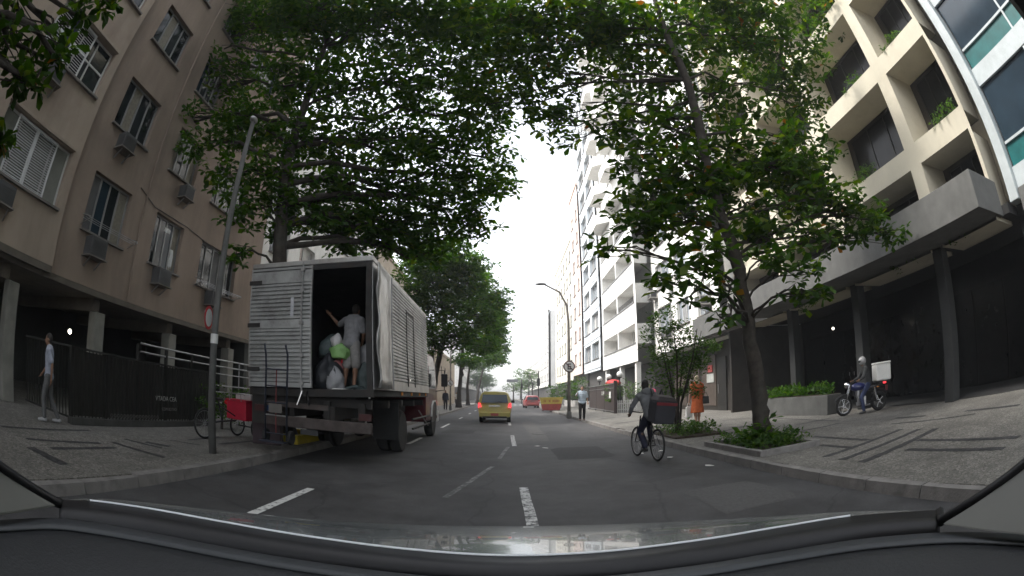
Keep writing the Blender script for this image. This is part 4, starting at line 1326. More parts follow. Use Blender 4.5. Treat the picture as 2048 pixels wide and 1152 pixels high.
ALU = M('ribbed_aluminium', (0.40, 0.405, 0.40), 0.45, 0.6, var=0.2, vscale=2.2, dirt=(0.13, 0.12, 0.105), dscale=1.3, damt=0.75, streak=0.3)
ALUS = M('plain_aluminium', (0.40, 0.395, 0.385), 0.4, 0.7, var=0.15, vscale=3, dirt=(0.22, 0.19, 0.16), dscale=2.0, damt=0.6)
TRD = M('truck_dark_steel', (0.03, 0.029, 0.028), 0.7, 0.2, var=0.4, dirt=(0.07, 0.05, 0.04), dscale=3)
RUST = M('rusty_bumper', (0.075, 0.06, 0.055), 0.75, 0.2, var=0.35, vscale=6, dirt=(0.12, 0.11, 0.105), dscale=4)
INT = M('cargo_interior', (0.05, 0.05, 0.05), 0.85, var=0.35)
REDP = M('red_cab_paint', (0.09, 0.010, 0.016), 0.3, var=0.1, coat=0.5, dirt=(0.09, 0.03, 0.03), dscale=2)
CHW = M('dusty_white', (0.58, 0.58, 0.56), 0.5, var=0.1)

ROLL = R(-3.2)
tk = thing('box_truck', 'box truck with ribbed aluminium body and one rear door open by the left kerb', 'truck', (-3.5, 8.0, 0))
HW, Z0, Z1, LEN = 1.28, 1.40, 3.80, 6.2
def tb_(mb, name, mat, parent=tk, **k): return roll_mb(mb, ROLL).build(name, mat, parent, **k)

def ribs(n, z0, z1, depth, flat=()):
    """outline of a ribbed sheet: list of (offset, z)"""
    out = []
    p = (z1 - z0) / n
    for i in range(n):
        z = z0 + i * p
        if any(a <= z + p / 2 <= b for a, b in flat):
            out += [(depth, z + .001), (depth, z + p - .001)]
            continue
        out += [(0, z), (0, z + p * .14), (depth, z + p * .34), (depth, z + p * .80), (0, z + p)]
    return out
def ribbed_x(y, x0, x1, z0, z1, n, depth, sgn, flat=()):
    m = MB()
    pr = ribs(n, z0, z1, depth, flat)
    vs, fs = [], []
    for (o, z) in pr: vs += [(x0, y + sgn * o, z), (x1, y + sgn * o, z)]
    for i in range(len(pr) - 1): fs.append((2 * i, 2 * i + 1, 2 * i + 3, 2 * i + 2))
    return m.add(vs, fs)
def ribbed_y(x, y0, y1, z0, z1, n, depth, sgn, flat=()):
    m = MB()
    pr = ribs(n, z0, z1, depth, flat)
    vs, fs = [], []
    for (o, z) in pr: vs += [(x + sgn * o, y0, z), (x + sgn * o, y1, z)]
    for i in range(len(pr) - 1): fs.append((2 * i, 2 * i + 1, 2 * i + 3, 2 * i + 2))
    return m.add(vs, fs)
# cargo body
tb_(ribbed_y(-HW, .06, LEN, Z0, Z1 - .1, 30, .018, -1), 'side_panel', ALU)
tb_(ribbed_y(HW, 1.2, LEN, Z0 + .2, Z1 - .1, 28, .026, 1), 'side_panel', ALU)
tb_(MB().box(HW - .01, HW + .004, .06, 1.2, Z0, Z1 - .1), 'side_panel', ALUS)
tb_(MB().box(HW - .005, HW + .02, 1.21, LEN, Z0, Z0 + .2), 'side_skirt', ALUS)
tb_(MB().box(-HW - .02, HW + .02, .0, LEN + .02, Z1 - .1, Z1), 'roof', ALUS, bevel=.015)
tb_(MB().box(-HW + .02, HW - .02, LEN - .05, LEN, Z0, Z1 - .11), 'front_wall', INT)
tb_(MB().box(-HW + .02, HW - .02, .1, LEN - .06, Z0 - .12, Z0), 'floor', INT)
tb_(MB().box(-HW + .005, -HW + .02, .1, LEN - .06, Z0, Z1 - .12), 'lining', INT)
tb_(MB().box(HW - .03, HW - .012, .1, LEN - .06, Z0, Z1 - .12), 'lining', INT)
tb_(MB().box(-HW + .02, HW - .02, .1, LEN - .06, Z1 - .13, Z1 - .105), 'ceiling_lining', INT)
tb_(MB().box(HW - .11, HW - .012, .0, .1, Z0, Z1 - .1), 'door_frame', TRD)
tb_(MB().box(-HW, -HW + .06, .01, .1, Z0, Z1 - .1), 'door_frame', TRD)
tb_(MB().box(-HW, HW, .0, .1, Z0 - .14, Z0 - .001), 'rear_sill', TRD)
tb_(MB().box(-HW + .06, HW - .11, .01, .1, Z1 - .2, Z1 - .101), 'header', TRD)
# closed leaf
dr = tb_(ribbed_x(-.012, -HW + .02, .09, Z0 + .02, Z1 - .12, 29, .032, -1, flat=((2.48, 2.68), (Z1 - .42, Z1 - .2), (Z0, Z0 + .13))), 'closed_rear_door', ALU)
tb_(MB().box(.07, .10, -.04, .02, Z0 + .02, Z1 - .12), 'door_edge', ALUS, dr)
tb_(MB().box(-HW + .0, -HW + .03, -.045, .0, Z0 + .02, Z1 - .12), 'door_edge', ALUS, dr)
tb_(MB().tube([(-.09, -.075, Z0 - .1), (-.09, -.075, Z1 - .06)], .019, 7), 'lock_rod', STEEL, dr)
for z in (Z0 + .1, 2.0, 2.6, 3.2, Z1 - .2):
    tb_(MB().box(-.13, -.05, -.10, -.03, z - .03, z + .03), 'rod_bracket', STEEL, dr)
for z in (Z0 + .35, 2.58, Z1 - .4):
    tb_(MB().box(-HW - .03, -HW + .26, -.06, -.034, z - .04, z + .04), 'hinge', TRD, dr)
tb_(MB().obox((-.07, -.08, Z0 - .04), (-.18, -.10, Z0 - .30), .03, .02), 'lock_handle', CHROME, dr)
tb_(MB().obox((.02, -.07, Z0 - .05), (.06, -.09, Z0 - .30), .025, .02), 'latch_bar', CHROME, dr)
tb_(MB().box(-.34, -.27, -.05, -.036, 2.72, 3.08), 'sticker', M('grey_sticker', (0.42, 0.42, 0.44), 0.6), dr)
# open leaf swung back along the side, its skin buckled
m = MB()
ny, nz = 8, 14
vs, fs = [], []
rr_ = random.Random(5)
for i in range(ny + 1):
    for j in range(nz + 1):
        y = .02 + 1.2 * i / ny
        z = Z0 + .02 + (Z1 - Z0 - .16) * j / nz
        x = HW + .045 + .05 * (1 - i / ny) + .022 * math.sin(j * 1.1 + i * .5) * (1 - i / ny) + rr_.uniform(-.006, .006)
        if i == 0: y += .05 * math.sin(j * .9) - .02 * math.cos(j * 2.3)
        vs.append((x, y, z))
for i in range(ny):
    for j in range(nz):
        a = i * (nz + 1) + j
        fs.append((a, a + nz + 1, a + nz + 2, a + 1))
m.add(vs, fs)
o = tb_(m, 'open_rear_door', ALUS, smooth='all')
sm = o.modifiers.new('solid', 'SOLIDIFY'); sm.thickness = .035; sm.offset = 1
tb_(MB().tube([(HW + .12, 1.1, Z0), (HW + .12, 1.1, Z1 - .15)], .016, 6), 'lock_rod', STEEL, o)
# side loading door
for y in (3.05, 3.95):
    tb_(MB().box(HW + .012, HW + .035, y - .03, y + .03, Z0 + .12, Z1 - .45), 'side_door_edge', TRD)
tb_(MB().box(HW + .012, HW + .033, 3.085, 3.915, Z1 - .52, Z1 - .46), 'side_door_edge', TRD)
tb_(MB().box(HW + .02, HW + .05, 3.1, 3.25, Z0 + .25, Z0 + .31), 'side_door_handle', CHROME)
for y in (2.2, 3.3, 4.4, 5.4):
    MB().box(HW + .0, HW + .03, y, y + .07, Z0 - .02, Z0 + .05).build('side_marker', M('amber_lens', (0.5, 0.18, 0.02), 0.3), tk)
# chassis
for x in (-.42, .42):
    MB().box(x - .05, x + .05, .15, 8.6, .86, 1.10).build('chassis_rail', TRD, tk)
for y in (.3, 1.6, 2.9, 4.4, 5.8):
    MB().box(-1.15, 1.15, y - .05, y + .05, 1.10, 1.26).build('cross_member', TRD, tk)
MB().box(-.95, 1.2, .05, .17, .66, .86).build('bumper', RUST, tk, bevel=.015)
MB().box(-1.0, .36, .10, .17, 1.02, 1.12).build('upper_beam', RUST, tk, bevel=.01)
for x in (-.85, .32, 1.0):
    MB().box(x - .06, x + .06, .12, .2, .861, 1.2).build('bumper_bracket', TRD, tk)
MB().box(-1.28, -.98, .06, .14, .66, 1.2).build('mud_board', TRD, tk)
MB().box(.98, 1.2, .04, .10, .90, 1.02).build('tail_light', M('dull_red_lens', (0.05, 0.012, 0.012), 0.5), tk)
MB().box(-1.2, -.98, .02, .055, .90, 1.02).build('tail_light', M('dull_red_lens', (0.05, 0.012, 0.012), 0.5), tk)
MB().box(-.18, .18, .03, .048, .55, .65).build('number_plate', M('grey_plate', (0.05, 0.05, 0.05), 0.8, spec=.1), tk)
MB().box(1.16, 1.19, .03, .05, Z0 - .1, Z0 - .05).build('reflector', WHITEB, tk)
def wheel(parent, x, y, r, w, mat_rim=STEEL, name='wheel', z=None, nut=True):
    z = r if z is None else z
    s = 1 if x > 0 else -1
    o = MB().lathe([(r * .58, -w / 2), (r * .93, -w / 2), (r, -w * .32), (r, w * .32), (r * .93, w / 2), (r * .58, w / 2)], (x, y, z), 'x', 28).build(name, RUBBER, parent, smooth=True)
    MB().lathe([(r * .58, -w * .40), (r * .55, w * .1 * s), (r * .3, w * .30 * s), (r * .18, w * .42 * s), (.02, w * .42 * s)], (x, y, z), 'x', 20).build('rim', mat_rim, o, smooth=True)
    return o
for x in (.98, .68, -.98, -.68):
    wheel(tk, x, 3.2, .50, .26, TRD)
for x in (1.0, -1.0):
    wheel(tk, x, 8.1, .50, .27, M('wheel_grey', (0.2, 0.2, 0.2), 0.6))
MB().cyl((-.9, 3.2, .5), (.9, 3.2, .5), .09, 10).build('axle', TRD, tk)
MB().lathe([(.05, -.2), (.16, -.12), (.2, 0), (.16, .12), (.05, .2)], (0, 3.2, .5), 'y', 14).build('differential', TRD, tk)
for x in (-1.15, .55):
    MB().box(x, x + .6, 2.5, 2.54, .35, 1.2).build('mud_flap', RUBBER, tk)
MB().lathe([(.28, 0), (.28, .9)], (-.85, 4.3, .72), 'y', 14).build('fuel_tank', ALUS, tk)
for z in (.5, .75): MB().tube([(1.15, 4.2, z), (1.15, 7.0, z)], .03, 6).build('side_guard', TRD, tk)
MB().tube([(1.1, 5.4, .95), (1.16, 6.7, .45)], .02, 6).build('stay', STEEL, tk)
# cab
prof = [(6.55, .55), (6.5, 1.2), (6.5, 2.45), (6.75, 2.72), (7.9, 2.74), (8.45, 2.5), (8.95, 1.65), (9.1, 1.5), (9.15, .55)]
MB().prism(prof, 'x', -1.12, 1.12).build('cab', REDP, tk, bevel=.06, smooth=True)
for s in (-1, 1):
    MB().prism([(7.0, 1.65), (8.55, 1.65), (8.25, 2.35), (7.0, 2.35)], 'x', s * 1.118, s * 1.13).build('side_window', GLASSD, tk)
    MB().prism([(7.55, .5), (8.65, .5), (8.65, .95), (8.45, 1.15), (7.75, 1.15), (7.55, .95)], 'x', s * 1.119, s * 1.14).build('wheel_arch', BLACKM, tk)
    m = MB().tube([(s * 1.15, 8.72, .7), (s * 1.15, 8.6, 1.05), (s * 1.15, 8.35, 1.2), (s * 1.15, 7.85, 1.2), (s * 1.15, 7.6, 1.05), (s * 1.15, 7.48, .7)], .03, 6)
    m.build('arch_trim', CHW, tk)
    mr = MB().tube([(s * 1.12, 8.5, 2.3), (s * 1.42, 8.75, 2.3), (s * 1.42, 8.75, 1.6), (s * 1.12, 8.6, 1.55)], .018, 6).build('mirror_arm', BLACKM, tk)
    MB().cbox((s * 1.42, 8.72, 1.95), (.22, .09, .46)).build('mirror', BLACKM, mr, bevel=.03)
MB().prism([(8.47, 2.46), (8.93, 1.72), (8.96, 1.74), (8.5, 2.48)], 'x', -1.0, 1.0).build('windscreen', GLASSD, tk)
MB().box(-1.14, 1.14, 9.1, 9.26, .45, .85).build('front_bumper', CHW, tk, bevel=.03)

# the load: sacks and bags lying in the cargo space
def sack(label, c, r, mat, seed, cat='bag'):
    """a slumped, creased bag gathered at the top"""
    rn = random.Random(seed)
    m = MB().ell((0, 0, 0), (1, 1, 1), 26, 18)
    f = [rn.uniform(2, 5) for _ in range(6)]
    vs = []
    for (x, y, z) in m.v:
        a = math.atan2(y, x)
        k = 1 + .16 * math.sin(x * f[0] + seed) * math.cos(y * f[1]) + .14 * math.sin(z * f[2] + y * f[3] + seed) + .07 * math.sin(7 * a + 3 * z + seed) + .05 * math.sin(13 * a - 5 * z)
        if z > .45: k *= 1 - .75 * (z - .45)
        zz = max(z, -.6) + (.35 * (z - .75) if z > .75 else 0)
        vs.append((x * k * r[0] * 1.08, y * k * r[1] * 1.08, zz * r[2] + .6 * r[2] + .03 * r[2] * math.sin(5 * x + seed)))
    m.v = vs
    o = m.build('sack', mat, smooth='all')
    o.location = c
    o.rotation_euler = (rn.uniform(-.12, .12), rn.uniform(-.12, .12), rn.uniform(0, 3))
    return tag(o, label, cat, 'bags in the truck')
BG1 = M('grey_teal_bag', (0.075, 0.10, 0.10), 0.55, var=0.3, vscale=5, bump=.5, bscale=9)
BG2 = M('dark_bag', (0.02, 0.022, 0.026), 0.45, var=0.3, bump=.5, bscale=9)
BG3 = M('pale_bag', (0.30, 0.30, 0.31), 0.6, var=0.2, bump=.5, bscale=9)
BG4 = M('green_bag', (0.22, 0.40, 0.14), 0.55, var=0.15, bump=.4, bscale=9)
BG5 = M('white_bag', (0.55, 0.53, 0.52), 0.6, var=0.15, bump=.4, bscale=9)
BG6 = M('faded_red_bag', (0.26, 0.10, 0.10), 0.6, var=0.2, bump=.4, bscale=9)
FZ = Z0 + .02
for k, (lab, c, r, mm) in enumerate([
        ('dark sack at the left edge of the open truck doorway', (-3.42, 8.75, FZ), (.26, .3, .42), BG2),
        ('grey teal sack piled on the dark one inside the truck', (-3.40, 8.95, FZ + .62), (.27, .3, .30), BG1),
        ('grey sack deep in the truck left of the standing worker', (-3.2, 9.75, FZ), (.4, .4, .6), BG1),
        ('pale grey bag on the truck floor before the worker', (-3.2, 8.62, FZ), (.17, .17, .28), BG3),
        ('faded red bag under the green bag in the truck', (-3.24, 8.78, FZ + .38), (.15, .15, .14), BG6),
        ('bulging green bag held at the left side of the worker', (-3.16, 8.70, FZ + .60), (.19, .16, .19), BG4),
        ('white bag above the green bag in the truck', (-3.26, 8.76, FZ + .84), (.14, .12, .16), BG5),
        ('teal sack right of the worker in the truck', (-2.66, 9.0, FZ), (.18, .26, .40), BG1),
        ('grey sack on top of the teal sack at the right doorway edge', (-2.68, 9.05, FZ + .55), (.16, .22, .24), BG3),
        ('dark sack deep in the truck behind the worker', (-3.1, 10.4, FZ), (.4, .4, .7), BG2),
        ('flattened teal bag lying at the worker\'s feet', (-2.72, 8.42, FZ), (.24, .16, .07), BG1)]):
    sack(lab, c, r, mm, k + 2)
o = MB().add([(0, 0, 0), (.42, .03, .01), (.40, .10, .035), (.02, .07, .03)], [(0, 1, 2, 3)]).build('paper_strip', LITTER)
o.location = (-3.1, 8.12, FZ - .002)
o.modifiers.new('s', 'SOLIDIFY').thickness = .006
tag(o, 'white paper strip on the edge of the truck floor', 'paper')

# ------------------------------------------------------------------ hand truck hung on the tail
HT = M('blue_black_tube', (0.03, 0.035, 0.05), 0.5, 0.3, var=0.3)
ht = thing('hand_truck', 'dark tubular hand truck hung against the closed ribbed truck door', 'hand truck', (-4.05, 7.72, .42))
for x in (-.23, .23):
    MB().tube([(x, 0, 0), (x, 0, 1.3), (x * 1.02, -.03, 1.55), (x * .98, -.12, 1.72)], .02, 7).build('upright', HT, ht, smooth='all')
for k, z in enumerate((.12, .45, .68, .98, 1.28)):
    MB().tube([(-.23, 0, z), (.23, 0, z)], .014, 6).build('crossbar', HT if k not in (1,) else STEEL, ht)
MB().tube([(0, 0, .12), (0, 0, 1.28)], .012, 6).build('centre_bar', M('red_bar', (0.15, 0.03, 0.03), 0.6), ht)
MB().box(-.26, .26, -.22, .01, -.03, -.012).build('toe_plate', HT, ht)
MB().box(-.14, .14, -.03, -.015, .5, .66).build('badge_plate', M('dull_plate', (0.12, 0.11, 0.10), 0.6), ht)
for x in (-.27, .27):
    wheel(ht, x, .1, .13, .06, HT, z=.06)

# ------------------------------------------------------------------ cars
def lerp(a, b, t): return a + (b - a) * t
def car(name, label, loc, rotz, paint, st, rear=None, lit=True, length=4.3, wheel_r=.31, track=.72, wb=(.85, 3.4), plate=True, roofbars=False, hatch_slope=.42, zb=1.0):
    """st: stations (y, half width sill, half width belt, half width roof, z sill, z belt, z roof)"""
    t = thing(name, label, 'car', loc, (0, 0, rotz))
    vs, fs = [], []
    def ring(s):
        y, hs, hb, hr, z0, z1, z2 = s
        pts = [(hs * .86, z0), (hs, z0 + .10), (lerp(hs, hb, .8) + .01, lerp(z0, z1, .55)), (hb, z1), (lerp(hb, hr, .55) + .015, lerp(z1, z2, .55)), (hr, z2 - .07), (hr * .82, z2), (0, z2 + .015)]
        return [(x, y, z) for x, z in pts] + [(-x, y, z) for x, z in reversed(pts[:-1])]
    rings = [ring(s) for s in st]
    def sl(p):
        return (p[0], p[1] + max(0, p[2] - zb) * hatch_slope, p[2])
    rings[0] = [sl(p) for p in rings[0]]
    rings[1] = [sl(p) for p in rings[1]]
    n = len(rings[0])
    for r_ in rings: vs += r_
    for i in range(len(rings) - 1):
        for j in range(n - 1):
            fs.append((i * n + j, i * n + j + 1, (i + 1) * n + j + 1, (i + 1) * n + j))
        fs.append((i * n + n - 1, i * n, (i + 1) * n, (i + 1) * n + n - 1))
    fs.append(tuple(reversed(range(n)))); fs.append(tuple((len(rings) - 1) * n + j for j in range(n)))
    body = MB().add(vs, fs).build('body', paint, t, smooth=True, bevel=.03)
    y0, hs, hb, hr, z0, z1, z2 = st[0]
    # rear window
    def rp(x, z, off=-.012): return (x, y0 + max(0, z - zb) * hatch_slope + off, z)
    MB().add([rp(-hb * .82, z1 + .05), rp(hb * .82, z1 + .05), rp(hr * .93, z2 - .13), rp(-hr * .93, z2 - .13), rp(-hb * .82, z1 + .05, .02), rp(hb * .82, z1 + .05, .02), rp(hr * .93, z2 - .13, .02), rp(-hr * .93, z2 - .13, .02)],
             [(0, 1, 2, 3), (4, 7, 6, 5), (0, 4, 5, 1), (1, 5, 6, 2), (2, 6, 7, 3), (3, 7, 4, 0)]).build('rear_window', GLASSB, t)
    MB().tube([rp(.05, z1 + .07, -.03), rp(.35, z1 + .16, -.03)], .012, 5).build('wiper', BLACKM, t)
    for s in (-1, 1):
        lm = MB().prism([(s * (hb - .17), z1 - .20), (s * (hb + .012), z1 - .24), (s * (hb + .01), z1 + .05), (s * (hb - .10), z1 + .03)], 'y', y0 - .035, y0 + .14)
        l_ = lm.build('tail_light', REDLIT if lit else REDL, t, bevel=.02)
        MB().box(s * (hb - .14), s * (hb - .03), y0 - .042, y0 - .034, z1 - .22, z1 - .17).build('reversing_lens', WHITEB, l_)
        mi = MB().cbox((s * (hb + .12), st[4][0] + .25, z1 + .08), (.2, .12, .15)).build('mirror', BLACKM, t, bevel=.03)
        # side windows
        for (a, b) in ((1, 2), (2, 3), (3, 4)):
            A, B_ = st[a], st[b]
            ya, yb = A[0] + .06 + (.25 if a == 1 else 0), B_[0] - .05
            def sp(q, y):
                f = (y - A[0]) / (B_[0] - A[0])
                hb_, hr_, z1_, z2_ = (lerp(A[i], B_[i], f) for i in (2, 3, 5, 6))
                k = .12 + q * .72
                x = lerp(hb_, lerp(hb_, hr_, .55) + .015, min(1, k / .55)) if k < .55 else lerp(lerp(hb_, hr_, .55) + .015, hr_, (k - .55) / .45)
                return (s * (x + .012), y, lerp(z1_, z2_, k))
            MB().add([sp(0, ya), sp(0, yb), sp(.55, yb), sp(1, yb), sp(1, ya), sp(.55, ya)], [(0, 1, 2, 5), (5, 2, 3, 4)]).build('side_window', GLASSD, t)
    A, B_ = st[4], st[5]
    MB().add([(-A[3] * .95, A[0] + .05, A[6] + .0), (A[3] * .95, A[0] + .05, A[6]), (B_[2] * .85, B_[0] - .05, B_[6] + .03), (-B_[2] * .85, B_[0] - .05, B_[6] + .03)], [(0, 1, 2, 3)]).build('windscreen', GLASSD, t)
    MB().box(-hs - .02, hs + .02, y0 - .1, y0 + .12, z0, z0 + .26).build('bumper', paint, t, bevel=.04)
    MB().box(-hs * .8, hs * .8, y0 - .105, y0 + .1, z0 - .06, z0 + .05).build('lower_bumper', BLACKM, t, bevel=.02)
    if plate: MB().box(-.2, .2, y0 - .115, y0 - .101, z0 + .07, z0 + .2).build('number_plate', M('red_plate', (0.32, 0.06, 0.05), 0.5), t)
    MB().box(-.28, .28, y0 - .02, y0 - .004, z1 - .14, z1 - .09).build('plate_trim', CHROME, t)
    for x in (-track, track):
        for y in wb: wheel(t, x, y, wheel_r, .2, M('alloy', (0.35, 0.35, 0.36), 0.4, 0.8))
    if roofbars:
        for s in (-1, 1):
            MB().tube([(s * hr * .88, st[1][0] + .5, z2 + .02), (s * hr * .88, st[1][0] + .6, z2 + .07), (s * hr * .88, st[4][0] - .2, z2 + .07), (s * hr * .88, st[4][0] - .1, z2 + .02)], .02, 6).build('roof_bar', BLACKM, t)
    return t
TAXI = M('taxi_yellow', (0.37, 0.32, 0.085), 0.35, var=0.06, coat=0.4, dirt=(0.30, 0.24, 0.07), dscale=1.5, damt=0.3)
mpv = [(0.0, .78, .84, .66, .32, 1.02, 1.63), (.18, .80, .86, .68, .26, 1.03, 1.66), (1.15, .80, .87, .68, .24, 1.01, 1.67), (2.1, .80, .87, .67, .24, .99, 1.66), (2.75, .80, .86, .64, .24, .98, 1.60), (3.45, .79, .84, .78, .26, .97, 1.0), (4.15, .74, .76, .66, .30, .78, .86), (4.32, .66, .68, .55, .36, .68, .74)]
tx = car('taxi', 'yellow taxi with lit tail lights driving away in the middle lane', (-.46, 24.6, 0), R(-.6), TAXI, mpv, roofbars=True)
# blue band of the taxi and the emblem on its tailgate
TB = M('taxi_blue', (0.02, 0.05, 0.16), 0.4)
for s in (-1, 1):
    MB().box(s * .872, s * .884, .35, 3.3, .74, .84).build('blue_band', TB, tx)
em = MB().box(-.09, .09, -.03, -.015, .885, .925).box(-.035, .035, -.032, -.016, .87, .94)
em.build('emblem', CHROME, tx)
hatch = [(0.0, .74, .80, .60, .30, .94, 1.42), (.2, .77, .82, .62, .24, .95, 1.46), (1.0, .78, .82, .62, .22, .94, 1.48), (1.8, .78, .82, .61, .22, .93, 1.47), (2.3, .78, .81, .58, .22, .92, 1.40), (3.0, .76, .79, .70, .24, .90, .94), (3.7, .7, .72, .6, .28, .74, .8), (3.85, .62, .64, .5, .34, .66, .7)]
car('parked_car', 'small red hatchback pulling up at the right kerb far ahead', (3.3, 54.5, 0), R(4), M('red_car_paint', (0.36, 0.08, 0.08), 0.3, coat=0.4), hatch, lit=False, wb=(.7, 3.1), track=.68)
car('parked_car', 'dark car parked under the brown building behind the railing', (-10.4, 13.6, SWZ), R(160), M('dark_car_paint', (0.03, 0.03, 0.033), 0.25, coat=0.6), hatch, lit=False, wb=(.7, 3.1), track=.68)
o = MB().ell((0, 0, 0), (.55, .9, .28), 16, 10).build('tarpaulin', M('red_tarp', (0.45, 0.03, 0.03), 0.6, bump=.6, bscale=5), smooth='all')
o.location = (7.75, 33.2, SWZ + 2.05)
tag(o, 'red tarpaulin bundle showing over the top of the brown gate', 'tarpaulin')
MB().box(7.45, 8.2, 32.2, 34.2, SWZ, SWZ + 1.85).build('store_box', SHOP, bb)

# ------------------------------------------------------------------ skip
sk = thing('rubbish_skip', 'yellow and red rubbish skip standing at the right kerb', 'skip', (4.0, 40.3, .1), (0, 0, R(-4)))
SKR = M('skip_red', (0.27, 0.05, 0.045), 0.6, var=0.2, dirt=(0.12, 0.05, 0.03), dscale=3)
SKY_ = M('skip_yellow', (0.46, 0.36, 0.07), 0.6, var=0.15, dirt=(0.25, 0.15, 0.04), dscale=3)
def hull(z0, z1, f):
    # tapering trough: long axis x
    def p(z):
        q = z / 1.15
        return [(-.72 - .24 * q, -.1 - .05 * q), (.72 + .28 * q, -.1 - .05 * q), (.72 + .28 * q, 1.5), (-.72 - .24 * q, 1.5)]
    a, b = p(z0), p(z1)
    vs = [(x, y, z0) for x, y in a] + [(x, y, z1) for x, y in b]
    return MB().add(vs, [(0, 1, 5, 4), (1, 2, 6, 5), (2, 3, 7, 6), (3, 0, 4, 7)] + ([(3, 2, 1, 0)] if f else []))
hull(.08, .62, True).build('lower_shell', SKR, sk)
hull(.621, 1.15, False).build('upper_shell', SKY_, sk)
MB().box(-1.0, 1.02, -.17, -.1, 1.12, 1.19).build('rim', SKY_, sk)
MB().box(-1.0, 1.02, 1.48, 1.55, 1.12, 1.19).build('rim', SKY_, sk)
MB().box(-.9, .9, -.05, 1.45, .95, 1.02).build('rubble', M('rubble', (0.25, 0.22, 0.18), 0.95, var=.4, vscale=8, bump=1), sk)
for k, x in enumerate((-.62, -.5, -.2, -.12, .12, .2, .3, .4, .5, .62)):
    MB().box(x, x + .05, -.158, -.150, .78, .98).build('painted_stroke', M('skip_letter', (0.25, 0.05, 0.03), 0.6), sk)
for x in (-.7, .7): MB().box(x - .06, x + .06, .2, .9, 0, .085).build('skid', DARKM, sk)

# ------------------------------------------------------------------ two-wheelers
def bike_wheel(parent, y, r, x=0, spokes=16, tyre=.022, z=None):
    z = r if z is None else z
    o = MB().torus((x, y, z), r - tyre, tyre, 'x', 32, 8).build('wheel', RUBBER, parent, smooth='all')
    MB().torus((x, y, z), r - tyre * 2.2, .010, 'x', 32, 6).build('rim', STEEL, o, smooth='all')
    m = MB()
    for k in range(spokes):
        a = 2 * PI * k / spokes
        m.tube([(x + (.02 if k % 2 else -.02), y, z), (x, y + (r - tyre * 2) * math.cos(a), z + (r - tyre * 2) * math.sin(a))], .0025, 4, caps=False)
    sp = m.build('spokes', STEEL, o); sp['kind'] = 'stuff'
    MB().cyl((x - .035, y, z), (x + .035, y, z), .022, 10).build('hub', STEEL, o)
    return o
BKF = M('bike_black', (0.02, 0.02, 0.022), 0.4, var=0.2, coat=0.3)
def bicycle(label, loc, rz):
    t = thing('bicycle', label, 'bicycle', loc, (0, 0, rz))
    r = .335
    bike_wheel(t, -.53, r); bike_wheel(t, .53, r)
    bb_, st_, hd, hd2 = (0, -.08, .28), (0, -.24, .78), (0, .36, .86), (0, .39, .72)
    m = MB().tube([bb_, st_], .016, 8).tube([st_, hd], .016, 8).tube([bb_, hd2], .018, 8).tube([hd2, (0, .345, .92)], .018, 8)
    for s in (-.05, .05):
        m.tube([(s, -.53, r), (s * .4, -.08, .28)], .009, 6).tube([(s, -.53, r), (s * .3, -.235, .74)], .008, 6)
    m.build('frame', BKF, t, smooth='all')
    for s in (-.045, .045): MB().tube([(s, .40, .70), (s, .45, .5), (s, .53, r)], .012, 6).build('fork_leg', BKF, t, smooth='all')
    MB().tube([(-.30, .26, 1.0), (-.2, .32, 1.02), (0, .34, .98), (.2, .32, 1.02), (.30, .26, 1.0)], .012, 8).build('handlebar', BKF, t, smooth='all')
    MB().prism([(-.02, .16), (.02, .16), (.07, -.08), (.06, -.12), (-.06, -.12), (-.07, -.08)], 'z', .85, .91).build('saddle', BLACKM, t, bevel=.02, loc=(0, -.26, 0))
    MB().tube([(0, -.24, .77), (0, -.265, .86)], .013, 8).build('seat_post', STEEL, t)
    cr = MB().lathe([(.085, -.004), (.085, .004)], (.06, -.08, .28), 'x', 20).build('chainring', STEEL, t)
    for s, a in ((1, .5), (-1, .5 + PI)):
        e_ = (s * .085, -.08 + .17 * math.cos(a), .28 + .17 * math.sin(a))
        c_ = MB().tube([(s * .08, -.08, .28), e_], .01, 6).build('crank', STEEL, t)
        MB().cbox((e_[0] + s * .05, e_[1], e_[2]), (.09, .07, .025)).build('pedal', BLACKM, c_)
    MB().prism([(.05, -.5), (.05, -.62), (-.05, -.62), (-.05, -.5)], 'z', .70, .715).build('rear_rack', BKF, t)
    return t
BIKE_LOC, BIKE_RZ = (2.98, 9.62, 0), R(7)
bicycle('black bicycle ridden by the delivery cyclist along the right gutter', BIKE_LOC, BIKE_RZ)

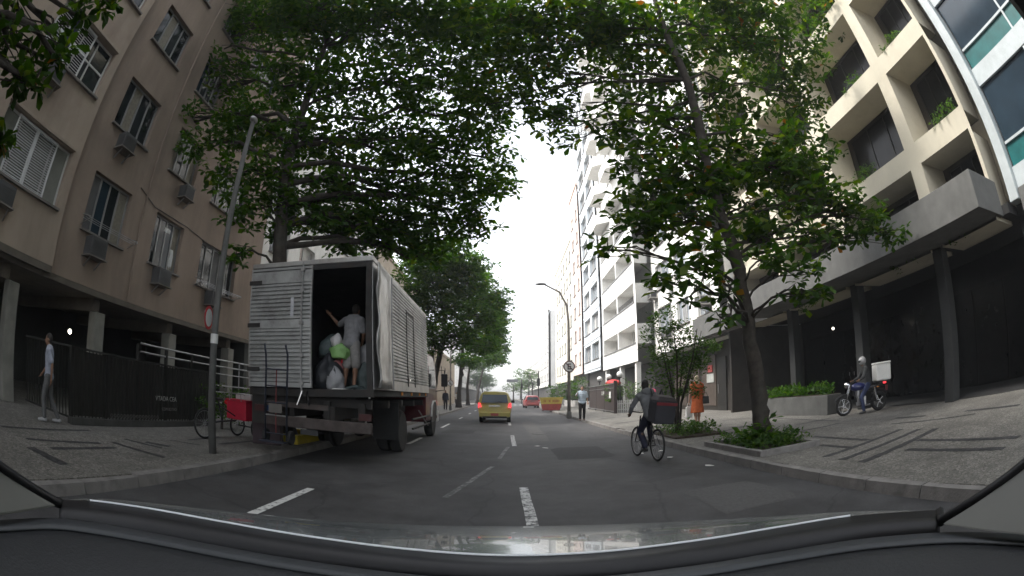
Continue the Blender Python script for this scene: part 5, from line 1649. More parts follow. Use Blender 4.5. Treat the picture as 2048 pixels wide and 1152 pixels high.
def motorcycle(label, loc, rz):
    t = thing('motorcycle', label, 'motorcycle', loc, (0, 0, rz))
    for y, w_ in ((-.62, .055), (.66, .045)):
        o = MB().torus((0, y, .30), .30 - w_, w_, 'x', 30, 10).build('wheel', RUBBER, t, smooth='all')
        MB().torus((0, y, .30), .21, .012, 'x', 26, 6).build('rim', CHROME, o, smooth='all')
        for k in range(5):
            a = 2 * PI * k / 5
            MB().obox((0, y, .30), (0, y + .21 * math.cos(a), .30 + .21 * math.sin(a)), .02, .03, (1, 0, 0)).build('spoke', STEEL, o)
        MB().cyl((-.06, y, .30), (.06, y, .30), .05, 12).build('hub', STEEL, o)
    for s in (-1, 1):
        MB().tube([(s * .08, .66, .30), (s * .08, .42, .92)], .02, 8).build('fork_leg', CHROME, t)
        MB().tube([(s * .09, -.62, .30), (s * .08, -.05, .36)], .02, 8).build('swingarm', BLACKM, t)
        MB().tube([(s * .12, -.5, .36), (s * .11, -.42, .74)], .03, 8).build('shock', CHROME, t)
        MB().tube([(s * .08, .40, .96), (s * .30, .28, 1.03), (s * .40, .22, 1.0)], .013, 7).build('handlebar', BLACKM, t)
        MB().tube([(s * .25, .31, 1.03), (s * .30, .36, 1.22)], .007, 6).build('mirror_stalk', BLACKM, t)
        MB().lathe([(.055, 0), (.06, .015)], (s * .31, .35, 1.25), 'y', 12).build('mirror', BLACKM, t)
        MB().tube([(s * .14, -.52, .74), (s * .26, -.54, .74)], .018, 6).build('indicator', M('amber_lens', (0.5, 0.18, 0.02), 0.3), t)
    MB().tube([(0, .42, .92), (0, .1, .78), (0, -.35, .66), (0, -.7, .74)], .03, 8).tube([(0, .38, .85), (0, .2, .38), (0, -.12, .32)], .028, 8).build('frame', BLACKM, t)
    MB().ell((0, .16, .82), (.14, .28, .13), 16, 10).build('fuel_tank', M('tank_navy', (0.02, 0.025, 0.10), 0.3, coat=.5), t, smooth='all')
    MB().prism([(.02, .72), (-.05, .80), (-.45, .80), (-.75, .86), (-.78, .80), (-.45, .70)], 'x', -.12, .12).build('seat', BLACKM, t, bevel=.03)
    MB().box(-.11, .11, -.12, .2, .26, .52).lathe([(.09, 0), (.09, .2)], (0, .16, .52), 'z', 14).build('engine', M('engine_alloy', (0.35, 0.35, 0.36), 0.4, 0.8), t, bevel=.02)
    MB().tube([(.1, .2, .42), (.14, .1, .2), (.16, -.3, .24), (.17, -.75, .34)], [.02, .022, .035, .04], 8).build('exhaust', CHROME, t)
    MB().tube([(0, .66 + .34 * math.cos(a), .30 + .34 * math.sin(a)) for a in (2.4, 1.9, 1.4, .9, .5)], .045, 6).build('front_mudguard', BLACKM, t)
    MB().tube([(0, -.62 + .36 * math.cos(a), .30 + .36 * math.sin(a)) for a in (1.0, 1.5, 2.0, 2.5)], .06, 6).build('rear_mudguard', BLACKM, t)
    MB().lathe([(.085, 0), (.09, .08), (.06, .14)], (0, .50, .92), 'y', 14).build('headlight', CHROME, t)
    MB().box(-.07, .07, -.90, -.80, .80, .90).build('tail_light', REDLIT, t, bevel=.02)
    MB().box(-.10, .10, -.93, -.915, .58, .74).build('number_plate', M('red_brown_plate', (0.20, 0.05, 0.06), 0.5), t)
    MB().prism([(-.44, .86), (-1.0, .86), (-1.0, .90), (-.44, .90)], 'x', -.14, .14).build('rack', BLACKM, t)
    bx = MB().box(-.27, .27, -1.02, -.46, .905, 1.40).build('delivery_box', WHITEM, t, bevel=.035)
    MB().box(-.28, .28, -1.03, -.45, 1.402, 1.46).build('lid', WHITEM, bx, bevel=.025)
    MB().box(-.04, .04, -1.035, -1.021, 1.30, 1.40).build('latch', BLACKM, bx)
    for x in (-.18, .18): MB().box(x - .03, x + .03, -1.03, -1.021, .93, 1.0).build('reflector', M('box_mark', (.2, .2, .2), .6), bx)
    MB().tube([(-.1, .0, .3), (-.28, .05, .02)], .012, 6).build('side_stand', BLACKM, t)
    return t
MOTO_LOC, MOTO_RZ = (10.55, 10.75, SWZ), R(62)
motorcycle('motorcycle with a big white delivery box and lit tail light before the dark lobby', MOTO_LOC, MOTO_RZ)

# cargo tricycle on the left pavement
tr = thing('cargo_tricycle', 'red box cargo tricycle parked on the left pavement beside the truck', 'tricycle', (-5.88, 8.95, SWZ), (0, 0, R(-13)))
for x in (-.36, .36): bike_wheel(tr, .55, .26, x, 12)
bike_wheel(tr, -.85, .32)
TRR = M('red_box_paint', (0.42, 0.015, 0.04), 0.5, var=0.12, dirt=(0.15, 0.02, 0.03), dscale=3)
bx = MB().box(-.33, .33, .15, .95, .42, .84).build('cargo_box', TRR, tr, bevel=.015)
MB().box(-.35, .35, .13, .97, .842, .87).build('rim', TRR, bx)
MB().tube([(0, .15, .4), (0, -.3, .38), (0, -.85, .32)], .02, 7).tube([(0, -.3, .38), (0, -.42, .8)], .018, 7).tube([(-.36, .55, .26), (.36, .55, .26)], .016, 7).tube([(0, .12, .5), (0, -.4, .72)], .016, 7).build('frame', BKF, tr)
MB().tube([(-.36, .08, .98), (-.3, .1, 1.0), (.3, .1, 1.0), (.36, .08, .98)], .013, 7).tube([(-.2, .13, .84), (-.2, .1, 1.0)], .012, 6).tube([(.2, .13, .84), (.2, .1, 1.0)], .012, 6).build('handlebar', STEEL, tr)
MB().prism([(-.02, .14), (.02, .14), (.08, -.1), (-.08, -.1)], 'z', .82, .88).build('saddle', BLACKM, tr, bevel=.02, loc=(0, -.42, 0))
MB().lathe([(.05, 0), (.055, .03)], (-.34, .13, .78), 'x', 12).build('reflector', REDL, tr)
ob = MB().box(-.3, .3, -.22, .22, 0, .34).build('plastic_crate', M('blue_crate', (0.02, 0.05, 0.16), 0.5), bevel=.02)
ob.location = (-5.0, 9.15, SWZ + .72); ob.rotation_euler = (0, 0, .4)
tag(ob, 'dark blue plastic crate behind the red tricycle box', 'crate')
oc = MB().box(-.32, .32, -.26, .26, 0, .72).build('cardboard_stack', M('dark_stack', (0.05, 0.035, 0.04), 0.8), bevel=.015)
oc.location = (-5.0, 9.15, SWZ); oc.rotation_euler = (0, 0, .35)
tag(oc, 'dark box standing under the blue crate beside the truck', 'box')
ow = MB().box(-.26, .26, -.16, .16, 0, .13).build('white_box', M('white_carton', (0.5, 0.5, 0.48), 0.7), bevel=.01)
ow.location = (-5.76, 9.49, SWZ + .875); ow.rotation_euler = (0, 0, R(-13))
tag(ow, 'white carton lying on top of the red tricycle box', 'box')
# ================================================================== PEOPLE
SKIN1 = M('skin_brown', (0.22, 0.12, 0.075), 0.55, var=0.08)
SKIN2 = M('skin_tan', (0.34, 0.20, 0.14), 0.55, var=0.08)
SKIN3 = M('skin_dark', (0.10, 0.055, 0.035), 0.5, var=0.08)
HAIRD = M('dark_hair', (0.015, 0.012, 0.010), 0.6, var=0.3, bump=.5, bscale=80)
HAIRG = M('blond_grey_hair', (0.35, 0.30, 0.22), 0.6, var=0.3, bump=.5, bscale=80)

def cap(mb, a, b, ra, rb, n=10, squash=None):
    a, b = Vector(a), Vector(b)
    mb.tube([a, a + (b - a) * .5, b], [ra, (ra + rb) / 2, rb], n)
    mb.ell(a, (ra, ra, ra), n, 6)
    mb.ell(b, (rb, rb, rb), n, 6)

def fuse(mb, vox, smooth=7):
    """one closed skin round all the shapes"""
    me = mb.mesh('tmp')
    o = bpy.data.objects.new('tmp', me)
    COL.objects.link(o)
    m = o.modifiers.new('r', 'REMESH'); m.mode = 'VOXEL'; m.voxel_size = vox; m.adaptivity = 0
    s = o.modifiers.new('s', 'SMOOTH'); s.factor = .5; s.iterations = smooth
    dg = bpy.context.evaluated_depsgraph_get()
    out = bpy.data.meshes.new_from_object(o.evaluated_get(dg))
    bpy.data.objects.remove(o)
    bpy.data.meshes.remove(me)
    out.materials.clear()
    out.polygons.foreach_set('use_smooth', [True] * len(out.polygons))
    return out

BASE = dict(pel=(0, 0, .95), bel=(0, .01, 1.08), che=(0, 0, 1.30), nck=(0, 0, 1.47), hed=(0, .03, 1.625),
            sR=(.185, 0, 1.41), eR=(.235, -.02, 1.13), wR=(.25, .07, .89), sL=(-.185, 0, 1.41), eL=(-.235, -.02, 1.13), wL=(-.25, .07, .89),
            hR=(.095, 0, .92), kR=(.10, .025, .50), aR=(.10, -.03, .085), hL=(-.095, 0, .92), kL=(-.10, .025, .50), aL=(-.10, -.03, .085))

def person(label, loc, rz, pose=None, skin=SKIN1, shirt=None, sleeve=.75, legs='trousers', legmat=None, shoe=BLACKM, hair=HAIRD, hairlen=0, h=1.75, vox=.014, build=1.0, hat=None, helmet=None, toes=None, long_sleeve=False, curl=.6):
    J = dict(BASE)
    J.update(pose or {})
    J = {k: Vector(v) for k, v in J.items()}
    t = thing('person', label, 'person', loc, (0, 0, rz))
    t.scale = (h / 1.75,) * 3
    b_ = build
    def torso(m, g=0.0, low=True):
        up = (J['nck'] - J['pel']).normalized()
        rt = (J['sR'] - J['sL']).normalized()
        for f, rx, ry in ((.0, .150, .105), (.18, .140, .105), (.36, .135, .105), (.55, .150, .112), (.72, .160, .112), (.86, .150, .095)):
            c = J['pel'] + (J['nck'] - J['pel']) * f
            for q in (-.5, 0, .5):
                p = c + rt * (rx * q * b_)
                r0 = (ry if q == 0 else ry * .88) * b_ + g
                m.ell(p, (r0, r0, .125 + g), 14, 10)
        for s in ('sR', 'sL'):
            cap(m, J['nck'] - up * .06, J[s] + Vector((0, 0, -.01)), .075 + g, .068 + g)
        if low:
            m.ell(J['pel'] - up * .03, (.165 * b_ + g, .115 * b_ + g, .10 + g), 14, 8)
    m = MB()
    torso(m)
    cap(m, J['nck'] - Vector((0, 0, .04)), J['hed'] - Vector((0, .02, .06)), .058, .052)
    hd = J['hed']
    m.ell(hd + Vector((0, -.012, .015)), (.076, .093, .108), 16, 12)
    m.ell(hd + Vector((0, .022, -.06)), (.054, .062, .062), 12, 8)
    m.ell(hd + Vector((0, .092, -.018)), (.014, .02, .024), 8, 6)
    m.ell(hd + Vector((0, .075, -.062)), (.026, .016, .012), 8, 6)
    for s in (-1, 1): m.ell(hd + Vector((s * .08, -.008, -.005)), (.013, .022, .032), 8, 6)
    for S in 'RL':
        s = 1 if S == 'R' else -1
        cap(m, J['s' + S], J['e' + S], .052 * b_, .041 * b_)
        cap(m, J['e' + S], J['w' + S], .042 * b_, .028)
        d = (J['w' + S] - J['e' + S]).normalized()
        side = d.cross(Vector((0, 1, 0)))
        if side.length < .2: side = d.cross(Vector((0, 0, 1)))
        side.normalize()
        nrm = side.cross(d).normalized()
        pc_ = J['w' + S] + d * .055
        m.ell(pc_, (.034, .034, .034), 10, 7)
        m.ell(J['w' + S] + d * .08, (.036, .033, .03), 10, 7)
        for f, (o_, ln) in enumerate(((-.028, .068), (-.010, .078), (.009, .073), (.026, .058))):
            p0 = J['w' + S] + d * .095 + side * o_
            p1 = p0 + d * ln * .5 + nrm * (.012 * curl)
            p2 = p1 + (d * (1 - .55 * curl) + nrm * (.75 * curl)).normalized() * ln * .55
            cap(m, p0, p1, .0105, .0098, 7); cap(m, p1, p2, .0098, .0085, 7)
        q0 = J['w' + S] + d * .04 - side * .028
        q1 = q0 + (d * .5 - side * .8 + nrm * .3).normalized() * .04
        cap(m, q0, q1, .012, .0105, 7); cap(m, q1, q1 + (d * .9 - side * .2 + nrm * .2).normalized() * .032, .0105, .009, 7)
        cap(m, J['h' + S], J['k' + S], .083 * b_, .056 * b_)
        cap(m, J['k' + S], J['a' + S], .056 * b_, .036)
        kv = J['k' + S].lerp(J['a' + S], .3); m.ell(kv + Vector((0, -.018, 0)), (.05 * b_, .055 * b_, .09), 10, 8)
        fd = Vector(toes[S]) if toes and S in toes else Vector((s * .12, .99, -.02))
        cap(m, J['a' + S] + Vector((0, 0, -.03)), J['a' + S] + fd * .13 + Vector((0, 0, -.05)), .036, .03)
    body = link('body', fuse(m, vox), skin, t)
    e_ = MB()
    for s in (-1, 1): MB().ell(hd + Vector((s * .031, .079, .012)), (.011, .008, .008), 8, 6).build('eye', BLACKB, t)
    MB().ell(hd + Vector((0, .088, -.064)), (.022, .006, .005), 8, 5).build('mouth', M('lip', (0.2, 0.07, 0.06), .5), t)
    if hair is not None:
        m = MB()
        m.ell(hd + Vector((0, -.022, .032)), (.084, .092, .102), 14, 10)
        m.ell(hd + Vector((0, -.05, -.01)), (.075, .06, .085), 12, 8)
        if hairlen:
            for q in range(6):
                m.ell(hd + Vector((0, -.06 - .01 * q, -.02 - hairlen * q / 6)), (.085, .05, .06), 12, 8)
            for s in (-1, 1):
                m.ell(hd + Vector((s * .07, -.03, -.06)), (.03, .05, .09), 10, 8)
        link('hair', fuse(m, vox), hair, t)
    if shirt is not None:
        m = MB(); torso(m, .014, True)
        for S in 'RL':
            if long_sleeve:
                cap(m, J['s' + S], J['e' + S], .068 * b_, .056 * b_); cap(m, J['e' + S], J['w' + S], .056 * b_, .042)
            else:
                cap(m, J['s' + S], J['s' + S].lerp(J['e' + S], sleeve), .070 * b_, .066 * b_)
        if legs != 'dress':
            m.ell(J['pel'] + Vector((0, 0, -.04)), (.185 * b_, .135 * b_, .10), 14, 8)
        link('shirt', fuse(m, vox), shirt, t)
    if legs == 'dress':
        m = MB(); torso(m, .012, True)
        n_ = 28
        rows_ = []
        for f in range(9):
            q = f / 8
            for j in range(n_):
                a = 2 * PI * j / n_
                k = 1 + .05 * q * math.sin(a * 6 + 1.3) + .03 * q * math.sin(a * 11)
                rows_.append(J['pel'] + Vector(((.165 + .085 * q) * k * math.cos(a), (.125 + .085 * q) * k * math.sin(a) - .02 * q, .12 - .60 * q)))
        fs_ = [(f * n_ + j, f * n_ + (j + 1) % n_, (f + 1) * n_ + (j + 1) % n_, (f + 1) * n_ + j) for f in range(8) for j in range(n_)]
        m.add(rows_, fs_ + [tuple(range(n_)), tuple(8 * n_ + j for j in range(n_))])
        for S in 'RL': cap(m, J['s' + S], J['s' + S].lerp(J['e' + S], .35), .064, .062)
        link('dress', fuse(m, vox), legmat, t)
    elif legmat is not None:
        m = MB()
        m.ell(J['pel'] + Vector((0, 0, -.02)), (.172 * b_, .122 * b_, .12), 14, 8)
        for S in 'RL':
            end = J['a' + S].lerp(J['k' + S], .08) if legs == 'trousers' else J['k' + S].lerp(J['h' + S], .02)
            if legs == 'trousers':
                cap(m, J['h' + S], J['k' + S], .100 * b_, .076 * b_); cap(m, J['k' + S], end, .076 * b_, .062)
            else:
                cap(m, J['h' + S], end, .108 * b_, .100 * b_)
        link('trousers' if legs == 'trousers' else 'shorts', fuse(m, vox), legmat, t)
    if shoe is not None:
        for S in 'RL':
            s = 1 if S == 'R' else -1
            fd = Vector(toes[S]) if toes and S in toes else Vector((s * .12, .99, -.02))
            m = MB()
            A = J['a' + S]
            cap(m, A + Vector((0, 0, -.035)) - fd * .035, A + fd * .09 + Vector((0, 0, -.045)), .046, .043)
            cap(m, A + fd * .09 + Vector((0, 0, -.045)), A + fd * .16 + Vector((0, 0, -.05)), .043, .034)
            link('shoe', fuse(m, vox), shoe, t)
    if helmet is not None:
        m = MB().ell(hd + Vector((0, -.015, .02)), (.128, .145, .14), 18, 12)
        link('helmet', fuse(m, vox), helmet, t)
        MB().ell(hd + Vector((0, .075, .01)), (.10, .06, .055), 14, 8).build('visor', GLASSD, t, smooth='all')
    return t

def cloth_m(name, c, var=.1): return M(name, c, 0.9, var=.22, vscale=7, bump=.9, bscale=11, spec=.2)
GREYT = cloth_m('grey_tshirt', (0.23, 0.23, 0.24))
GREYS = cloth_m('grey_shorts', (0.27, 0.26, 0.25))
# worker standing in the truck, back to the street, one arm raised
wk = person('worker in grey shirt and grey shorts with a red stripe standing in the truck', (-2.95, 8.78, Z0 + .03), R(-14),
       dict(pel=(0, .0, .95), nck=(-.02, .10, 1.46), hed=(-.03, .20, 1.61), che=(0, .06, 1.3), sR=(.18, .06, 1.40), sL=(-.21, .09, 1.41),
            eL=(-.42, .16, 1.32), wL=(-.60, .10, 1.50), eR=(.24, .10, 1.13), wR=(.12, .24, .95), kR=(.12, .03, .5), aR=(.13, -.05, .085), kL=(-.11, .04, .5), aL=(-.12, -.02, .085)),
       skin=SKIN1, shirt=GREYT, sleeve=.8, legs='shorts', legmat=GREYS, shoe=M('dark_trainer', (0.03, .03, .035), .7), h=1.72, vox=.012, build=1.05, curl=.2)
MB().obox((-.12, -.118, .88), (-.13, -.112, .52), .025, .012, (0, 1, 0)).build('red_stripe', REDB, wk)

person('pedestrian in a pale blue shirt walking past the dark fence at the left edge', (-7.75, 4.72, SWZ), R(138),
       dict(eR=(.22, .06, 1.14), wR=(.2, .22, .95), eL=(-.22, -.12, 1.15), wL=(-.22, -.1, .9), kR=(.1, -.02, .5), aR=(.1, -.22, .1), kL=(-.1, .14, .5), aL=(-.1, .14, .085), hed=(0, .05, 1.62)),
       skin=SKIN1, shirt=cloth_m('pale_blue_shirt', (0.30, 0.32, 0.38)), legs='trousers', legmat=cloth_m('grey_trousers', (0.10, 0.10, 0.10)), shoe=cloth_m('pale_shoe', (.3, .3, .3)), h=1.55)

person('man in a light blue shirt and black trousers walking along the right kerb', (3.85, 23.3, SWZ), R(176),
       dict(eR=(.30, .10, 1.26), wR=(.26, .30, 1.38), eL=(-.26, -.03, 1.14), wL=(-.27, .08, .92), kR=(.1, .06, .5), aR=(.1, .02, .085), kL=(-.1, -.02, .5), aL=(-.1, -.1, .09)),
       skin=SKIN2, shirt=cloth_m('light_blue_shirt', (0.44, 0.52, 0.60)), sleeve=.8, legs='trousers', legmat=cloth_m('black_trousers', (0.022, 0.02, 0.02)), shoe=M('brown_shoe', (.08, .05, .03), .6), h=1.74, vox=.016, build=1.08)

wo = person('woman in an orange dress walking away on the right pavement', (6.52, 15.1, SWZ), R(-4),
       dict(eL=(-.24, .0, 1.13), wL=(-.26, .06, .90), eR=(.24, -.02, 1.16), wR=(.27, .10, 1.0), kR=(.09, .06, .5), aR=(.09, .10, .085), kL=(-.08, -.02, .5), aL=(-.08, -.14, .1)),
       skin=SKIN2, shirt=None, legs='dress', legmat=cloth_m('orange_dress', (0.38, 0.095, 0.035)), shoe=M('sandal', (.12, .06, .04), .6), hair=HAIRG, hairlen=.16, h=1.76, vox=.014, build=1.2)
def bag(label, c, w_, d_, h_, mat, rz=0, strap=True):
    t = thing('bag', label, 'bag', c, (0, 0, rz), 'bags carried by the woman in orange')
    MB().add([(-w_ / 2, -d_ / 2, 0), (w_ / 2, -d_ / 2, 0), (w_ / 2, d_ / 2, 0), (-w_ / 2, d_ / 2, 0), (-w_ * .46, -d_ * .3, h_), (w_ * .46, -d_ * .3, h_), (w_ * .46, d_ * .3, h_), (-w_ * .46, d_ * .3, h_)],
             [(3, 2, 1, 0), (4, 5, 6, 7), (0, 1, 5, 4), (1, 2, 6, 5), (2, 3, 7, 6), (3, 0, 4, 7)]).build('pouch', mat, t, bevel=.02)
    if strap: MB().tube([(-w_ * .3, 0, h_), (-w_ * .15, 0, h_ + .12), (w_ * .15, 0, h_ + .12), (w_ * .3, 0, h_)], .008, 6).build('handle', mat, t)
    return t
bag('white shopping bag in the left hand of the woman in orange', (6.22, 15.16, SWZ + .32), .26, .12, .38, WHITEB, .3)
bag('dark shoulder bag at the right side of the woman in orange', (6.86, 15.14, SWZ + .76), .26, .12, .26, BLACKB, -.3)

# cyclist: sits on the bicycle
cy = person('cyclist in a dark grey hooded top riding the black bicycle', BIKE_LOC, BIKE_RZ,
       dict(pel=(0, -.24, .99), nck=(0, .04, 1.44), hed=(0, .12, 1.60), sR=(.185, .02, 1.38), sL=(-.185, .02, 1.38), eR=(.30, .14, 1.14), wR=(.29, .24, 1.02), eL=(-.30, .14, 1.14), wL=(-.29, .24, 1.02),
            hR=(.09, -.22, .95), kR=(.12, .16, .78), aR=(.12, .06, .42), hL=(-.09, -.22, .95), kL=(-.12, .10, .60), aL=(-.12, -.20, .26)),
       skin=SKIN3, shirt=cloth_m('grey_hoodie', (0.14, 0.145, 0.15)), long_sleeve=True, legs='trousers', legmat=cloth_m('navy_trousers', (0.025, 0.027, 0.045)), shoe=M('black_shoe', (.02, .02, .02), .6), h=1.72, vox=.013, curl=1.0)
MB().ell((0, -.06, 1.45), (.15, .10, .10), 14, 8).build('hood', cloth_m('grey_hoodie', (0.14, 0.145, 0.15)), cy, smooth='all')
dbx = thing('delivery_backpack', 'black insulated delivery box with red straps worn on the back of the cyclist', 'backpack', (BIKE_LOC[0] + .17, BIKE_LOC[1] - .47, 1.0), (R(8), R(6), BIKE_RZ))
MB().box(-.23, .23, -.2, .2, -.22, .24).build('case', M('black_nylon', (0.03, 0.03, 0.036), 0.7, var=.15, bump=.3, bscale=14), dbx, bevel=.03)
MB().add([(-.24, -.21, .24), (.24, -.21, .24), (.24, .21, .24), (-.24, .21, .24), (-.16, -.12, .33), (.18, -.12, .31), (.18, .14, .34), (-.16, .14, .35)],
         [(3, 2, 1, 0), (4, 5, 6, 7), (0, 1, 5, 4), (1, 2, 6, 5), (2, 3, 7, 6), (3, 0, 4, 7)]).build('flap', M('black_flap', (0.035, 0.028, 0.03), 0.7), dbx, bevel=.02)
MB().box(-.235, .235, -.207, -.201, .16, .22).build('red_trim', M('dull_red_strap', (.16, .02, .025), .7), dbx)
for x in (-.13, .13):
    MB().tube([(x, .2, .22), (x, .42, .42), (x, .52, .25), (x, .3, -.1), (x, .2, -.15)], .018, 6).build('strap', BLACKM, dbx)

# motorcycle courier
person('courier in a dark jacket and pale helmet astride the motorcycle', MOTO_LOC, MOTO_RZ,
       dict(pel=(0, -.22, .90), nck=(0, -.08, 1.40), hed=(0, -.02, 1.565), sR=(.185, -.1, 1.34), sL=(-.185, -.1, 1.34), eR=(.29, .02, 1.10), wR=(.37, .18, 1.04), eL=(-.29, .02, 1.10), wL=(-.37, .18, 1.04),
            hR=(.1, -.20, .86), kR=(.20, .18, .72), aR=(.2, .02, .36), hL=(-.1, -.20, .86), kL=(-.24, .10, .50), aL=(-.30, .02, .095)),
       skin=SKIN1, shirt=cloth_m('charcoal_jacket', (0.05, 0.052, 0.052)), long_sleeve=True, legs='trousers', legmat=cloth_m('blue_jeans', (0.035, 0.045, 0.09)), shoe=M('dark_boot', (.05, .05, .05), .7), h=1.75, vox=.014, helmet=M('grey_helmet', (.30, .30, .30), .25, coat=.6), hair=None, curl=1.0)

# far figures
person('person in a dark jacket standing beside the left lamp post', (-4.9, 40.2, SWZ), R(200), dict(), skin=SKIN1, shirt=cloth_m('dark_jacket', (.03, .033, .045)), long_sleeve=True, legmat=cloth_m('dark_trousers', (.03, .03, .035)), h=1.72, vox=.022)
person('person in a white shirt on the left pavement beyond the lamp post', (-5.6, 57, SWZ), R(150), dict(), skin=SKIN1, shirt=cloth_m('white_shirt', (.6, .6, .58)), legmat=cloth_m('dark_trousers', (.03, .03, .035)), h=1.70, vox=.022)
person('person in a pink top half hidden behind the cyclist', (6.9, 21.6, SWZ), R(-10), dict(), skin=SKIN2, shirt=cloth_m('pink_top', (.62, .10, .16)), legmat=cloth_m('dark_trousers', (.03, .03, .035)), h=1.68, vox=.018)
# ================================================================== STREET FURNITURE
POLE = M('pole_concrete_paint', (0.11, 0.11, 0.105), 0.75, 0.1, var=0.2, vscale=4, dirt=(0.18, 0.175, 0.16), dscale=3, damt=0.5)
def disc(r, th, c, axis, n=28): return MB().lathe([(r, -th / 2), (r, th / 2)], c, axis, n)

# near left pole with a red rimmed sign
t = thing('street_lamp', 'tall grey lamp pole on the near left kerb with its head among the leaves', 'street lamp', (-4.84, 6.7, SWZ))
MB().tube([(0, 0, -.05), (0, 0, 2.2), (0, 0, 4.4), (0, 0, 6.1)], [.072, .064, .054, .046], 12).build('pole', POLE, t, smooth='all')
MB().ell((.0, .0, 6.12), (.075, .12, .07), 12, 8).build('lamp_head', STEEL, t, smooth='all')
MB().lathe([(.072, .0), (.072, .16)], (0, 0, 1.86), 'z', 12).build('band', WHITEM, t)
t = thing('road_sign', 'round red rimmed sign seen almost edge on, strapped to the near left pole', 'sign', (-4.95, 6.62, 2.42), (0, 0, R(103)))
disc(.2, .006, (0, 0, 0), 'y').build('plate', REDB, t)
disc(.15, .003, (0, -.006, 0), 'y').build('white_face', WHITEB, t)
MB().box(-.02, .02, .004, .06, -.12, .12).build('clamp', STEEL, t)

POLE2 = M('haze_washed_pole_paint', (0.24, 0.22, 0.20), 0.7, var=.2, dirt=(.15, .12, .1), dscale=3)  # lighter than the near pole: the wash of distant haze is in the colour
def arm_lamp(label, x, y, h, out, r=.075):
    t = thing('street_lamp', label, 'street lamp', (x, y, SWZ), group='curved arm street lamps')
    pts = [(0, 0, -.05), (0, 0, h * .45), (0, 0, h * .72), (out * .06, 0, h * .84), (out * .35, 0, h * .94), (out, 0, h)]
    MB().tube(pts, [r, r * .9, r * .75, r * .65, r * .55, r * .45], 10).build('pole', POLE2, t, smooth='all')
    MB().ell((out * 1.15, 0, h + .02), (.34, .13, .08), 12, 8).build('lamp_head', STEEL, t, smooth='all')
    MB().lathe([(r * 1.5, 0), (r * 1.4, .35), (r, .4)], (0, 0, -.02), 'z', 10).build('base', POLE, t)
    return t
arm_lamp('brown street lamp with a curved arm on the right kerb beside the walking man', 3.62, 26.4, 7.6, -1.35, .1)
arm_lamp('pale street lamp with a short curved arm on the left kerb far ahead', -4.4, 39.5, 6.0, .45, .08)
def no_parking(label, c, r):
    t = thing('road_sign', label, 'sign', c, group='round no parking signs')
    disc(r, .006, (0, 0, 0), 'y').build('plate', M('sign_dark_rim', (0.10, 0.05, 0.05), .5), t)
    disc(r * .80, .003, (0, -.006, 0), 'y').build('white_face', WHITEB, t)
    e = MB()
    e.box(-r * .28, -r * .10, -.013, -.009, -r * .5, r * .5)
    for z in (-.5, -.09, .32): e.box(-r * .10, r * .34, -.013, -.009, r * z, r * (z + .18))
    e.build('letter_E', BLACKB, t)
    MB().obox((-r * .56, -.017, r * .56), (r * .56, -.017, -r * .56), .004, r * .16, (-1, 0, -1)).build('slash', M('sign_dark_rim', (0.10, 0.05, 0.05), .5), t)
    MB().box(-.03, .03, .004, .1, -.2, .2).build('clamp', STEEL, t)
    return t
no_parking('no parking sign with a crossed letter E on the right street lamp', (3.62, 26.28, 3.05), .33)
no_parking('small round sign on the left lamp post far ahead', (-4.4, 39.38, 2.45), .26)

# traffic light and overhead gantry at the side road
t = thing('traffic_signal', 'dark traffic signal mast with an overhead arm at the side road', 'traffic light', (3.0, 80, .1))
MB().tube([(0, 0, 0), (0, 0, 4.2)], .09, 8).tube([(0, 0, 3.9), (-2.2, 0, 4.0)], .05, 8).build('mast', DARKM, t)
for k, z in enumerate((2.7, 3.1)):
    MB().box(-.16, .16, -.25, -.08, z, z + .36).build('lamp_housing', BLACKM, t)
MB().box(-2.5, -.6, -.1, -.04, 3.7, 4.2).build('street_sign', M('sign_grey_back', (.16, .17, .19), .5), t)
t = thing('traffic_signal', 'slim dark signal post on the right kerb before the side road', 'traffic light', (4.5, 62, SWZ))
MB().tube([(0, 0, 0), (0, 0, 4.6)], .07, 8).build('mast', DARKM, t)
MB().box(-.18, .18, -.26, -.08, 2.6, 3.6).build('lamp_housing', BLACKM, t)

# near left fence: low wall, posts, bars, plates, rails
XF = -7.75
fn = thing('metal_fence', 'dark barred metal fence on a low wall along the left pavement', 'fence', (0, 0, SWZ))
FDK = M('fence_dark', (0.022, 0.022, 0.019), 0.6, 0.2, var=0.3)
FPL = M('fence_sheet', (0.032, 0.03, 0.025), 0.65, var=0.3, streak=.3)
MB().box(XF - .1, XF + .1, 5.3, 10.75, 0, .14).build('low_wall', M('low_wall_dark', (0.055, 0.055, 0.05), .85, var=.3), fn, bevel=.01)
bar_me = MB().box(-.011, .011, -.011, .011, .14, 1.40).mesh('bar'); bar_me.materials.append(FDK)
motif = MB().torus((0, 0, .2), .035, .008, 'x', 12, 5).mesh('ring_motif'); motif.materials.append(M('pale_motif', (.09, .09, .08), .7))
yy = 5.42
k = 0
while yy < 10.7:
    inst('bar', bar_me, fn, (XF + .05, yy, 0))
    if 6.5 < yy < 8.2 and k % 1 == 0: inst('ring_motif', motif, fn, (XF + .075, yy + .055, .02))
    yy += .11
    k += 1
for a in range(5):
    y0 = 5.36 + a * 1.08
    MB().box(XF - .01, XF + .0, y0 + .03, y0 + 1.05, .16, 1.38).build('sheet_panel', FPL, fn)
    MB().box(XF - .035, XF + .035, y0 - .035, y0 + .03, .14, 1.42 + (.36 if a > 1 else 0)).build('post', FDK, fn)
MB().box(XF + .035, XF + .065, 5.3, 10.75, 1.40, 1.44).build('top_rail', FDK, fn)
for k, ch in enumerate('near'):
    pass
